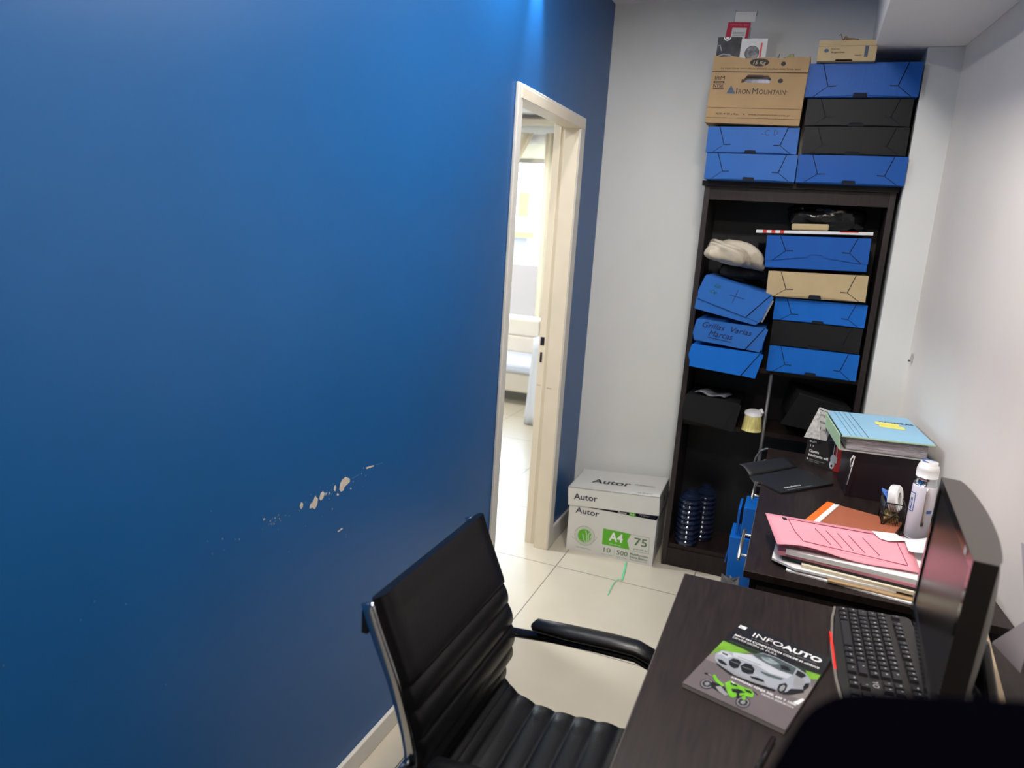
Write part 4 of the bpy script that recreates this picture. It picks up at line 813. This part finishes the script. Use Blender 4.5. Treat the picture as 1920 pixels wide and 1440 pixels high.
# magazine
t = thing('car_magazine', (1.064, 1.412, .7502), 'car magazine with a silver coupe and green motorbike on the cover', 'magazine')
mx_ = Vector((.9605, -.278, 0)).normalized(); W_, H_ = .197, .300
cc = Vector((1.064, 1.411, .7502)); my_ = Vector((-mx_.y, mx_.x, 0)); O = cc - mx_ * W_ / 2 - my_ * H_ / 2
fr = Fr(O, mx_, my_, W_, H_)
bm = MB(); bm.rect(fr, 0.003, 0.002, .997, .998, pages, 0, .008); bm.build('pages', t)
bm = MB(); bm.rect(fr, 0, 0, 1, 1, mag_road, .0082, .0008)
L0 = .0092
ART = {'grass_left': [(0.002, 0.671), (0.235, 0.667), (0.312, 0.655), (0.178, 0.563), (0.03, 0.493), (0.002, 0.43)], 'grass_right': [(0.86, 0.72), (0.998, 0.735), (0.998, 0.664), (0.9, 0.62)],
 'car': [(0.063, 0.421), (0.041, 0.477), (0.071, 0.546), (0.171, 0.574), (0.326, 0.632), (0.415, 0.718), (0.549, 0.73), (0.769, 0.707), (0.879, 0.68), (0.947, 0.629), (0.971, 0.564), (0.941, 0.491), (0.844, 0.438), (0.823, 0.372), (0.731, 0.355), (0.522, 0.327), (0.347, 0.318), (0.193, 0.351), (0.108, 0.375)],
 'windshield': [(0.336, 0.647), (0.426, 0.712), (0.552, 0.72), (0.775, 0.696), (0.782, 0.6), (0.658, 0.587), (0.512, 0.605), (0.386, 0.627)], 'sidewin': [(0.793, 0.679), (0.866, 0.671), (0.895, 0.649), (0.867, 0.602), (0.801, 0.613)],
 'gl': [(0.198, 0.451), (0.212, 0.5), (0.262, 0.511), (0.306, 0.495), (0.319, 0.414), (0.29, 0.387), (0.233, 0.401)], 'gr': [(0.324, 0.447), (0.342, 0.505), (0.401, 0.515), (0.457, 0.479), (0.473, 0.418), (0.435, 0.392), (0.371, 0.392)],
 'il': [(0.091, 0.417), (0.138, 0.426), (0.213, 0.402), (0.208, 0.383), (0.141, 0.382)], 'ir': [(0.46, 0.381), (0.529, 0.4), (0.591, 0.401), (0.609, 0.379), (0.541, 0.367), (0.479, 0.366)],
 'low': [(0.108, 0.375), (0.347, 0.318), (0.522, 0.327), (0.731, 0.355), (0.738, 0.328), (0.522, 0.3), (0.316, 0.297), (0.136, 0.349)], 'hl': [(0.511, 0.487), (0.612, 0.498), (0.735, 0.512), (0.719, 0.481), (0.598, 0.461), (0.53, 0.471)], 'hl2': [(0.08, 0.52), (0.146, 0.525), (0.154, 0.499), (0.099, 0.501)],
 'wf': [(0.74, 0.368), (0.731, 0.428), (0.773, 0.476), (0.804, 0.451), (0.811, 0.377), (0.788, 0.329)], 'wr': [(0.925, 0.51), (0.925, 0.563), (0.958, 0.589), (0.968, 0.535), (0.949, 0.476)], 'sh': [(0.814, 0.418), (0.944, 0.486), (0.961, 0.453), (0.88, 0.373), (0.803, 0.333)],
 'bb': [(0.319, 0.189), (0.346, 0.241), (0.405, 0.234), (0.479, 0.231), (0.552, 0.241), (0.599, 0.208), (0.609, 0.165), (0.55, 0.15), (0.497, 0.127), (0.467, 0.069), (0.425, 0.078), (0.37, 0.131)], 'bt': [(0.178, 0.204), (0.183, 0.235), (0.256, 0.187), (0.326, 0.167), (0.327, 0.141), (0.238, 0.161)],
 'bfr': [(0.213, 0.145), (0.257, 0.148), (0.339, 0.149), (0.419, 0.087), (0.402, 0.062), (0.291, 0.078), (0.235, 0.092)], 'bfe': [(0.515, 0.151), (0.55, 0.15), (0.573, 0.103), (0.538, 0.104)], 'rl': [(0.926, 0.304), (0.978, 0.388), (0.999, 0.378), (0.975, 0.301)]}
bm.rect(fr, 0, .67, 1, 1, mag_dark, L0); bm.rect(fr, .0, .36, 1, .56, mag_road2, L0)
def A(k, M, n): bm.poly(fr, ART[k], M, L0 + n * .00015)
A('grass_left', mag_grass, 1); A('grass_right', mag_grass, 1); A('rl', wprint, 1); A('sh', mag_dark, 2); A('low', mag_dark, 2); A('car', mag_silver, 3); A('windshield', mag_glass, 4); A('sidewin', mag_dark, 4)
bm.poly(fr, [(.171, .574), (.326, .632), (.40, .62), (.50, .60), (.64, .585), (.78, .598), (.76, .53), (.6, .51), (.45, .535), (.3, .53), (.2, .525)], mag_silver2, L0 + .0005)
for k in ('gl', 'gr'):
    A(k, mag_dark, 5)
for k in ('il', 'ir'): A(k, mag_dark, 5)
A('hl', mag_glass, 5); A('hl2', mag_glass, 5); A('wf', mag_dark, 4); A('wr', mag_dark, 4); bm.disc(fr, (.775, .40), .004, .012, mag_grey, L0 + .0008)
for u, v in ((.215, .455), (.345, .45)): bm.line(fr, (u, v), (u + .09, v + .005), .0012, mag_silver, L0 + .0009)
bm.line(fr, (.24, .545), (.48, .553), .0010, mag_glass, L0 + .0009)
for c in ((.19, .10), (.565, .078)):
    bm.disc(fr, c, .0125, .018, mag_dark, L0 + .0003); bm.ring(fr, c, .0085, .0105, mag_grey, L0 + .0005, ey=1.45); bm.disc(fr, c, .004, .006, mag_grey, L0 + .0005)
A('bfr', mag_dark, 4); A('bb', mag_green, 5); A('bt', mag_green, 5); A('bfe', mag_green, 5)
bm.poly(fr, [(.40, .16), (.46, .19), (.53, .185), (.49, .15), (.43, .13)], mag_dark, L0 + .0009); bm.line(fr, (.36, .235), (.43, .21), .003, wprint, L0 + .001)
bm.line(fr, (.13, .205), (.17, .20), .003, mag_grey, L0 + .0009); bm.line(fr, (.58, .235), (.63, .215), .002, mag_dark, L0 + .0009)
for p_, M_, n_ in (([(.108, .375), (.347, .318), (.522, .327), (.66, .345), (.62, .375), (.50, .36), (.35, .35), (.2, .375)], mag_grey, 4),
    ([(.80, .60), (.90, .60), (.94, .53), (.93, .50), (.85, .47), (.82, .53)], mag_grey, 4), ([(.06, .47), (.10, .49), (.16, .47), (.20, .52), (.12, .545), (.07, .53)], mag_silver2, 4),
    ([(.42, .66), (.50, .69), (.62, .66), (.56, .62), (.46, .63)], mat('cover reflection', (.22, .26, .27), .2, var=.6, vscale=40), 5), ([(.63, .66), (.70, .67), (.75, .63), (.66, .61)], mag_dark, 5),
    ([(.31, .14), (.36, .11), (.42, .09), (.40, .06), (.33, .075), (.27, .11)], mag_grey, 5), ([(.355, .22), (.42, .225), (.44, .205), (.37, .20)], mag_dark, 7), ([(.50, .215), (.56, .225), (.585, .20), (.53, .195)], mag_dark, 7),
    ([(.44, .17), (.47, .175), (.52, .10), (.50, .09)], mag_dark, 7), ([(.10, .19), (.15, .20), (.14, .215), (.10, .21)], mag_dark, 5)):
    bm.poly(fr, p_, M_, L0 + n_ * .00015)
for i_ in range(5):
    a_ = 2 * math.pi * i_ / 5; bm.line(fr, (.775, .40), (.775 + .018 * math.cos(a_), .40 + .034 * math.sin(a_)), .0008, mag_silver, L0 + .001)
for c in ((.19, .10), (.565, .078)):
    for i_ in range(6):
        a_ = 2 * math.pi * i_ / 6; bm.line(fr, c, (c[0] + .04 * math.cos(a_), c[1] + .045 * math.sin(a_)), .0006, mag_grey, L0 + .0007)
for u0, u1, v in ((.02, .98, .665), (.05, .9, .70)): bm.line(fr, (u0, v), (u1, v + .02), .006, mat('cover dark foliage', (.02, .04, .012), .4), L0 + .0001)
bm.rect(fr, .02, .925, .10, .970, wprint, L0 + .0003)
bm.text(fr, 'bbva', .03, .932, mag_dark, .007, .010, L0 + .0005)
bm.text(fr, 'INFO', .205, .880, wprint, .0185, .064, L0 + .0003); bm.text(fr, 'AUTO', .530, .880, wprint, .0185, .080, L0 + .0003, bold=.035)
bm.text(fr, 'LA GUÍA OFICIAL DE PRECIOS', .22, .845, mag_grey, .0042, .135, L0 + .0003)
bm.text(fr, 'BMW M4 COMPETITION COUPE M xDRIVE', .053, .792, wprint, .0072, .178, L0 + .0009, bold=.02); bm.text(fr, 'DIVERSIÓN A FULL', .056, .752, wprint, .0072, .096, L0 + .0009)
bm.text(fr, 'KAWASAKI NINJA 500, 650 Y 1000', .33, .272, wprint, .0072, .125, L0 + .001, bold=.02); bm.text(fr, 'FAMILIA DEPORTIVA', .655, .235, wprint, .0060, .060, L0 + .001)
bm.build('cover', t)
bm = MB(); bm.tube([(1.099, 1.212, .756), (1.081, 1.135, .756), (1.072, 1.08, .756)], .0048, black_gloss, 12)
tag(bm.build('pen'), 'black pen lying on the desk in front of the magazine', 'pen')

# keyboard ------------------------------------------------------------
kb = thing('keyboard', (1.285, 1.55, .7502), 'black computer keyboard on the desk in front of the monitor', 'keyboard')
K0 = Vector((1.205, 1.768, .762)); kx = Vector((0.030, -1, 0)).normalized(); ky = Vector((1, .10, .062))
fk = Fr(K0, kx, ky)      # x: along the rows (towards the camera), y: from space bar to function keys
bm = MB(); outl = [(0, .012), (.06, .003), (.20, -.006), (.32, -.004), (.44, .006), (.452, .02), (.452, .158), (.445, .168), (.01, .168), (0, .160)]
bm.poly(fk, outl, black_satin, -.012, .014); bm.build('keyboard_body', kb, bevel=.002)
bm = MB(); bm.poly(fk, [(.0, .0105), (.06, .0015), (.20, -.0075), (.32, -.0055), (.44, .0045), (.44, -.001), (.32, -.011), (.20, -.013), (.06, -.004), (.0, .005)], mat('grey front rim', (.16, .145, .125), .35), -.012, .012); bm.build('front_rim', kb)
P_ = .0192; keys = []
row = lambda n, x0, v: [(x0 + i * P_, v, P_) for i in range(n)]
V = [.022, .0425, .063, .0835, .104, .134]
X0 = .010
keys += [(X0, V[0], .023), (X0 + .024, V[0], .021), (X0 + .046, V[0], .021), (X0 + .068, V[0], .114), (X0 + .183, V[0], .023), (X0 + .207, V[0], .023), (X0 + .231, V[0], .023), (X0 + .255, V[0], .030)]
keys += [(X0, V[1], .024)] + row(11, X0 + .025, V[1]) + [(X0 + .025 + 11 * P_, V[1], .050)]
keys += [(X0, V[2], .033)] + row(12, X0 + .034, V[2]) + [(X0 + .034 + 12 * P_, V[2], .021)]
keys += [(X0, V[3], .028)] + row(12, X0 + .029, V[3]) + [(X0 + .029 + 12 * P_, V[3], .026)]
keys += row(13, X0, V[4]) + [(X0 + 13 * P_, V[4], .036)]
keys += [(X0, V[5], P_)] + [(X0 + .036 + i * .0185 + (i // 4) * .010, V[5], .0185) for i in range(12)]
keys += [(X0 + .296 + i * P_, v, P_) for v in (V[4], V[3]) for i in range(2)] + [(X0 + .292 + i * P_, V[5], P_) for i in range(2)] + [(X0 + .296 + P_, V[1], P_), (X0 + .296, V[0], P_), (X0 + .296 + P_, V[0], P_)]
rk = random.Random(2); extra = []
for i, (u, v, wd_) in enumerate(keys):
    g_ = .0014; h = .018; bm = MB()
    lo = [(u + g_, v - h / 2), (u + wd_ - g_, v - h / 2), (u + wd_ - g_, v + h / 2), (u + g_, v + h / 2)]; e = .0022
    hi = [(lo[0][0] + e, lo[0][1] + e), (lo[1][0] - e, lo[1][1] + e), (lo[2][0] - e, lo[2][1] - e * .6), (lo[3][0] + e, lo[3][1] - e * .6)]
    vs = [fk.p(a, c, .002) for a, c in lo] + [fk.p(a, c, .0085) for a, c in hi]
    bm.add(vs, [(4, 5, 6, 7), (0, 1, 5, 4), (1, 2, 6, 5), (2, 3, 7, 6), (3, 0, 4, 7)], key_m)
    if wd_ < .06: bm.rect(fk, u + wd_ * .35, v + .001, u + wd_ * .35 + rk.uniform(.002, .005), v + .0045, key_print, .0088)
    if i < 98: bm.build('key', kb)
    else: extra.append(bm)
bm = MB()
for e_ in extra: bm.add(e_.v, e_.f, key_m)
for c in range(4):
    for r_ in range(5):
        u, v = .355 + c * .0205, V[r_]; vs = [fk.p(a, c_, .002) for a, c_ in ((u, v - .009), (u + .018, v - .009), (u + .018, v + .009), (u, v + .009))] + [fk.p(a, c_, .0085) for a, c_ in ((u + .002, v - .007), (u + .016, v - .007), (u + .016, v + .008), (u + .002, v + .008))]
        bm.add(vs, [(4, 5, 6, 7), (0, 1, 5, 4), (1, 2, 6, 5), (2, 3, 7, 6), (3, 0, 4, 7)], key_m)
ob = bm.build('number_pad_keys', kb); ob['kind'] = 'stuff'
bm = MB(); bm.text(fk, 'YO', .304, .058, key_print, .011, .024, .0024, bold=.01); bm.build('logo_print', kb)
bm = MB(); bm.box((1.199, 1.485, .7504), (1.2045, 1.640, .762), red_edge, RotAt((1.2, 1.6, .75), 'Z', 2)); tag(bm.build('red_notebook', bevel=.001), 'thin red notebook edge peeking out along the keyboard', 'notebook')

# monitor ---------------------------------------------------------------
mo = thing('monitor', (1.37, 1.43, .7502), 'black flat screen monitor standing on the desk facing the chair', 'monitor')
Bn = Vector((1.334, 1.207, 1.150)); Af = Vector((1.356, 1.652, 1.150)); ex = (Bn - Af).normalized()      # x of the screen runs towards the camera
up = Vector((.030, .02, 1)); fm = Fr(Af - Vector((.010, 0, .295)), ex, up); MW, MH = (Bn - Af).length, .297
nz = fm.z                                                                                 # points away from the screen or to it
sgn = 1 if nz.x < 0 else -1
def fmp(u, v, d): return fm.p(u, v, d * sgn)
def loop(d, mu, mv): return [fmp(mu, mv, d), fmp(MW - mu, mv, d), fmp(MW - mu, MH - mv, d), fmp(mu, MH - mv, d)]
def bridge(bm, A_, B_, M, sm=False):
    n = len(A_); bm.add(A_ + B_, [(i, (i + 1) % n, n + (i + 1) % n, n + i) for i in range(n)], M, sm)
bm = MB(); bridge(bm, loop(0, 0, 0), loop(0.0, .018, .018), black_gloss); bridge(bm, loop(0, .018, .018), loop(-.003, .020, .020), black_gloss); bridge(bm, loop(0, 0, 0), loop(-.034, 0, 0), black_satin); bm.build('bezel', mo)
bm = MB(); bm.add(loop(-.003, .019, .019), [(0, 1, 2, 3)], screen_m); bm.build('screen', mo)
def back(u, v):
    du = math.sin(math.pi * u) ** .55 if 0 < u < 1 else 0; dv = math.sin(math.pi * v) ** .55 if 0 < v < 1 else 0
    return fmp(.0 + MW * u, MH * v, -.034 - .036 * min(du, 1) * (.35 + .65 * dv))
bm = MB(); bm.grid(back, 24, 16, bronze)
rim = [fmp(MW * u, MH, -.022) for u in [i / 24 for i in range(25)]]
bm.build('rear_housing', mo)
bm = MB(); bm.grid(lambda u, v: fmp(MW * u, MH + .0006, -.034 * v - .022 * v * (math.sin(math.pi * u) ** .6 if 0 < u < 1 else 0)), 24, 2, bronze); bm.build('top_cover', mo)
q = Fr(fmp(MW, MH * .5, 0), nz * -sgn, fm.y)
bm = MB(); fs_ = Fr(fmp(0, 0, .0006), ex, fm.y); bm.add([fmp(MW - .075, MH - .016, .0008), fmp(MW - .055, MH - .016, .0008), fmp(MW - .055, MH - .004, .0008), fmp(MW - .075, MH - .004, .0008)], [(0, 1, 2, 3)], mat('silver sticker', (.5, .5, .5), .3)); bm.build('sticker', mo)
bm = MB(); bm.tube([(1.446, 1.37, .762), (1.440, 1.38, .83), (1.410, 1.40, .93)], .02, black_gloss, 16, flat=1.6); bm.build('neck', mo)
bm = MB(); bm.lathe((1.446, 1.365, .7505), [(.064, 0), (.065, .006), (.055, .012), (.03, .016)], black_gloss, 36); bm.build('stand_base', mo)
# things behind the monitor against the wall
bm = MB(); bm.box((1.497, 1.52, .7505), (1.523, 1.80, .768), beige_w, RotAt((1.51, 1.66, .76), 'Z', -5)); tag(bm.build('wooden_bar', bevel=.004), 'blurred beige bar lying on the desk behind the monitor', 'bar')
bm = MB(); fr = Fr((1.490, 1.602, .841), (.04, -1, 0), (.10, .0, 1)); bm.poly(fr, [(0, 0), (.155, .028), (.125, .25), (-.03, .21), (.107, .11)], mat('grey paper sheet', (.42, .38, .42), .7), 0, .001)
tag(bm.build('paper_sheet'), 'white paper sheet leaning on the right wall behind the monitor', 'paper')
bm = MB(); bm.box((1.478, 3.285, 1.165), (1.488, 3.300, 1.20), mat('clear hook', (.42, .41, .40), .2)); bm.box((1.470, 3.288, 1.165), (1.480, 3.297, 1.173), grey_metal); tag(bm.build('wall_hook', bevel=.002), 'small clear adhesive hook on the right wall beside the column', 'hook')

# black bag close to the camera
t = thing('black_bag', (1.33, .34, .7502), 'black nylon bag on the near end of the desk, out of focus', 'bag')
bm = MB(); bm.poly(Fr((0, 0, .751), (1, 0, 0), (0, 1, 0)), [(1.073, .400), (1.050, .315), (1.035, .12), (1.50, .12), (1.50, .575)], nylon, 0, .622); o = bm.build('bag_body', t, bevel=.03); o.modifiers['bevel'].segments = 5; o.data.polygons.foreach_set('use_smooth', [True] * len(o.data.polygons))
bm = MB(); bm.tube([(1.25, .20, 1.37), (1.26, .20, 1.386), (1.32, .20, 1.390), (1.38, .20, 1.386), (1.39, .20, 1.37)], .010, nylon, 10); bm.build('carry_handle', t)

# ------------------------------------------------------------------ office chair
ch = thing('office_chair', (.62, 1.24, 0), 'black ribbed leatherette office chair with chrome side rails at the desk', 'office chair')
YN, YF = 1.012, 1.470
prof = [(.404, .934), (.420, .892), (.442, .842), (.463, .794), (.480, .745), (.494, .700), (.502, .664), (.504, .630), (.500, .600), (.488, .566), (.487, .535), (.505, .508), (.540, .487), (.585, .475), (.640, .473), (.700, .478), (.760, .484), (.800, .484), (.832, .474), (.850, .452)]
def resample(pts, n):
    P3 = [Vector((a, c)) for a, c in pts]; ds = [0]
    for a, c in zip(P3, P3[1:]): ds.append(ds[-1] + (c - a).length)
    out = []
    for k in range(n + 1):
        t_ = ds[-1] * k / n; i = max(j for j in range(len(ds)) if ds[j] <= t_ + 1e-9); i = min(i, len(P3) - 2)
        f_ = (t_ - ds[i]) / (ds[i + 1] - ds[i]); out.append((P3[i].lerp(P3[i + 1], f_), t_))
    return out, ds[-1]
rs, LEN = resample(prof, 170)
def chair_strip(i0, i1, top_smooth):
    bm = MB(); idx = list(range(i0, i1 + 1)); ys = [0, .012, .03, .12, .3, .5, .7, .88, .97, .988, 1]; vsT = []; vsB = []
    for i in idx:
        p, t_ = rs[i]; a = rs[max(i - 1, 0)][0]; c = rs[min(i + 1, len(rs) - 1)][0]; d_ = (c - a).normalized(); nrm = Vector((-d_.y, d_.x))   # towards the sitter
        if t_ > .17: rib = .0075 * abs(math.sin(math.pi * (t_ - .17) / .052)) ** .6
        else: rib = .0075
        for v_ in ys:
            edge = min(v_, 1 - v_); k = min(1, edge / .03) ** .5
            q_ = p + nrm * ((.010 + rib) * k)
            vsT.append(Vector((q_.x, YN + (YF - YN) * v_, q_.y)))
            r_ = p - nrm * (.008 * k); vsB.append(Vector((r_.x, YN + (YF - YN) * v_, r_.y)))
    n = len(ys); fs = []
    for j in range(len(idx) - 1):
        for k in range(n - 1): fs.append((j * n + k, j * n + k + 1, (j + 1) * n + k + 1, (j + 1) * n + k))
    bm.add(vsT, fs, leather, True); bm.add(vsB, [f[::-1] for f in fs], leather, True)
    m_ = len(idx)
    for a_ in (0, m_ - 1): bm.add([vsT[a_ * n + k] for k in range(n)] + [vsB[a_ * n + k] for k in range(n)], [(k, k + 1, n + k + 1, n + k) for k in range(n - 1)], leather, True)
    for e_ in (0, n - 1): bm.add([vsT[j * n + e_] for j in range(m_)] + [vsB[j * n + e_] for j in range(m_)], [(j, j + 1, m_ + j + 1, m_ + j) for j in range(m_ - 1)], leather, True)
    return bm
SPL = 92
chair_strip(0, SPL, True).build('backrest', ch); chair_strip(SPL, 170, False).build('seat', ch)
for yy, off_, end_ in ((YN - .007, .006, 166), (YF - .014, .018, 92)):
    bm = MB(); pts = [Vector((rs[i][0].x - off_, yy, rs[i][0].y - .004 - off_ * .3)) for i in range(0, end_, 3)]; bm.tube(pts, .0135, chrome, 10, flat=.42); bm.build('side_rail', ch)
bm = MB(); bm.tube([(.392, YN, .905), (.392, YF, .905)], .009, black_satin, 10); bm.box((.383, YN + .0, .862), (.395, YN + .05, .905), black_satin); bm.build('back_bar', ch)
for yy, nm in ((YF + .030, 1), (YN - .030, -1)):
    ar = MB(); ar.tube([(.492, yy, .632), (.60, yy, .645), (.70, yy, .652), (.80, yy, .655), (.845, yy, .640), (.868, yy, .60), (.872, yy, .54), (.840, yy, .470), (.79, yy, .452)], .010, black_gloss, 12, flat=1.5)
    ar.tube([(.492, yy, .632), (.488, yy - nm * .025, .628)], .010, chrome, 10)
    a_ = ar.build('armrest', ch)
    pd = MB(); pd.tube([(.548, yy, .664), (.556, yy, .668), (.64, yy, .672), (.74, yy, .678), (.80, yy, .679), (.838, yy, .667), (.858, yy, .645), (.862, yy, .630)], .02, leather, 16, radii=[.006, .0125, .0145, .0145, .0145, .014, .012, .006], flat=1.9); pd.build('arm_pad', a_)
bm = MB(); bm.box((.56, 1.12, .425), (.78, 1.36, .450), black_satin); bm.build('seat_plate', ch, bevel=.006)
bm = MB(); bm.tube([(.66, 1.24, .43), (.66, 1.24, .12)], .025, chrome, 20); bm.build('gas_lift', ch)
for k in range(5):
    a = R(40 + 72 * k); e = Vector((.66 + .29 * math.cos(a), 1.24 + .29 * math.sin(a), .075))
    bm = MB(); bm.tube([(.66, 1.24, .12), e], .02, chrome, 12, radii=[.026, .014]); lg = bm.build('leg', ch)
    bm = MB(); Tc = RotAt(e, 'X', 90); bm.lathe((e.x, e.y, e.z - .018), [(.012, 0), (.026, .003), (.028, .018), (.026, .033), (.012, .036)], black_satin, 20, RotAt((e.x, e.y, e.z), 'X', 90) @ Matrix.Translation((0, -.046, 0))); bm.build('caster', lg)

for o in bpy.data.objects:
    if '_o' in o: del o['_o']
